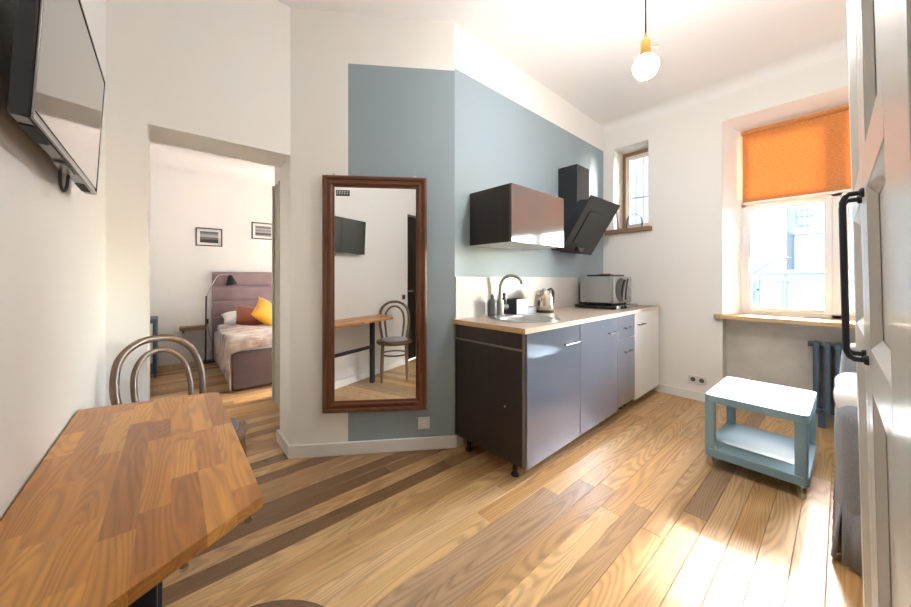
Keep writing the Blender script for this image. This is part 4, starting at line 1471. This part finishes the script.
# throw blanket: its own thing lying on the bed
th = MB()
NX, NY = 46, 40
vs_ = []
for j in range(NY + 1):
    v = j / NY
    for i in range(NX + 1):
        u = i / NX
        s_ = -0.40 + 0.06 * math.sin(v * 9) + u * (1.9 + 0.40)      # arc length measured from the left mattress edge
        y = 0.02 + v * 1.12 + 0.03 * math.sin(u * 11)
        wv_ = 0.008 * math.sin(u * 37 + v * 5) + 0.007 * math.sin(v * 31 + u * 9)
        if s_ < 0:
            x, z = -0.022 - 0.012 * abs(math.sin(v * 17)) * min(1, -s_ * 6), 0.548 + s_
            x += wv_ * 0.7
        else:
            x, z = min(s_, BWd - 0.05), 0.556 + wv_
            if s_ < 0.05:
                x, z = -0.022 + s_ * 0.8, 0.548 + 0.2 * s_ + wv_ * 0.3
        # front edge sags over the foot
        if v < 0.10:
            k_ = (0.10 - v) / 0.10
            y = 0.02 - 0.035 * k_ + 0.012 * math.sin(u * 23) * k_
            z -= 0.13 * k_ * (1.0 + 0.25 * math.sin(u * 14))
        vs_.append((x, y, z))
th.add(vs_, [(j * (NX + 1) + i, j * (NX + 1) + i + 1, (j + 1) * (NX + 1) + i + 1, (j + 1) * (NX + 1) + i) for j in range(NY) for i in range(NX)])
to = th.build('throw_blanket', 'throw', loc=(0.49, 4.17, 0), smooth=70)
so = to.modifiers.new('thick', 'SOLIDIFY')
so.thickness = 0.008
so.offset = 1
tag(to, 'patchwork beige and pink throw spread over the foot of the bed', 'blanket')


def cushion(name, label, material, loc, rot, sx, sz, th_, group=None):
    m_ = MB()
    n_ = 16
    for side in (1, -1):
        base = len(m_.v)
        for j in range(n_ + 1):
            for i in range(n_ + 1):
                u, v = i / n_ * 2 - 1, j / n_ * 2 - 1
                pin = 1 - 0.10 * (1 - abs(v)) * 0 - 0.07 * (1 - u * u) * abs(v) ** 3
                pin2 = 1 - 0.07 * (1 - v * v) * abs(u) ** 3
                d_ = (max(0, (1 - u ** 4)) * max(0, (1 - v ** 4))) ** 0.6
                m_.v.append((u * sx / 2 * pin2, side * th_ / 2 * d_, v * sz / 2 * pin))
        m_.f += [[base + q for q in ((j) * (n_ + 1) + i, (j) * (n_ + 1) + i + 1, (j + 1) * (n_ + 1) + i + 1, (j + 1) * (n_ + 1) + i)] for j in range(n_) for i in range(n_)]
    o_ = m_.build(name, material, loc=loc, rot=rot, smooth=80)
    me = o_.data
    bm = bmesh.new()
    bm.from_mesh(me)
    bmesh.ops.remove_doubles(bm, verts=bm.verts, dist=1e-5)
    bmesh.ops.recalc_face_normals(bm, faces=bm.faces)
    bm.to_mesh(me)
    bm.free()
    return tag(o_, label, 'cushion' if 'cushion' in name else 'pillow', group)


cushion('cushion', 'rust brown cushion leaning behind the mustard one on the bed', 'rust', (0.88, 5.50, 0.655), (R(-48), R(14), R(6)), 0.40, 0.36, 0.14)
cushion('cushion', 'mustard yellow cushion tilted on its corner on the bed', 'mustard', (1.06, 5.28, 0.70), (R(-48), R(38), R(4)), 0.44, 0.42, 0.15)
cushion('pillow', 'white sleeping pillow at the head of the bed', 'sheet', (0.90, 5.78, 0.625), (R(-78), 0, 0), 0.68, 0.42, 0.16)

lp = thing('floor_lamp', 'thin black floor lamp with small cone shade beside the bed', 'floor lamp', (0.385, 5.93, 0))
MB().lathe([(0.115, 0), (0.115, 0.014), (0.105, 0.02), (0.012, 0.024)], 32).build('base', 'frame_black', lp)
MB().tube([(0, 0, 0.02), (0.008, 0, 0.95)], 0.0095, 10).build('pole', 'frame_black', lp)
MB().tube(bez([(0.008, 0, 0.93), (0.06, -0.005, 1.07), (0.13, -0.01, 1.215), (0.16, -0.01, 1.245), (0.22, -0.015, 1.252), (0.285, -0.02, 1.235)], 30), 0.006, 10).build('arm', 'chrome', lp, smooth=60)
shd = MB().lathe([(0.018, 0.085), (0.030, 0.07), (0.034, 0.05), (0.078, -0.065), (0.075, -0.065), (0.031, 0.046), (0.01, 0.07)], 28, cap=False).build('shade', 'frame_black', lp, loc=(0.30, -0.02, 1.165), rot=(0, R(-8), 0))
MB().lathe([(0.001, -0.05), (0.03, -0.045), (0.04, -0.02), (0.028, 0.02), (0.02, 0.03)], 20).build('bulb', 'bulb', shd)
MB().box(0.016, 0.034, -0.012, 0.012, 0.55, 0.62).build('switch', 'frame_black', lp)
MB().tube(bez([(0.02, 0, 0.55), (0.05, 0.02, 0.38), (0.085, 0.05, 0.22), (0.06, 0.10, 0.05), (0.10, 0.12, 0.012)], 24), 0.003, 6).build('cable', 'cord', lp)

sh_ = thing('wall_shelf', 'short dark wooden floating shelf on the bedroom wall', 'shelf', (0.10, YW, 0.475))
MB().box(0.0, 0.30, -0.22, -0.001, 0.0, 0.045).build('board', 'shelf_wood', sh_, bevel=0.003)
MB().box(0.03, 0.05, -0.12, -0.001, -0.05, 0.0).build('bracket', 'dark_metal', sh_)


def picture(label, x0, x1, z0, z1, pm):
    t_ = thing('framed_picture', label, 'picture', (x0, YW, z0))
    w_, h_ = x1 - x0, z1 - z0
    m_ = MB()
    f_ = 0.014
    m_.box(0, w_, -0.022, -0.001, 0, f_).box(0, w_, -0.022, -0.001, h_ - f_, h_).box(0, f_, -0.022, -0.001, f_, h_ - f_).box(w_ - f_, w_, -0.022, -0.001, f_, h_ - f_)
    m_.build('frame', 'frame_black', t_, bevel=0.001)
    MB().box(f_, w_ - f_, -0.010, -0.002, f_, h_ - f_).build('mat_board', 'mat_board', t_)
    MB().box(0.05, w_ - 0.05, -0.0112, -0.010, 0.05, h_ - 0.05).build('print', pm, t_)
    return t_


picture('small black framed sunset photograph left of the bed', 0.282, 0.60, 1.68, 1.945, 'print_sunset')
picture('small black framed pier photograph above the headboard', 0.985, 1.31, 1.835, 2.10, 'print_pier')
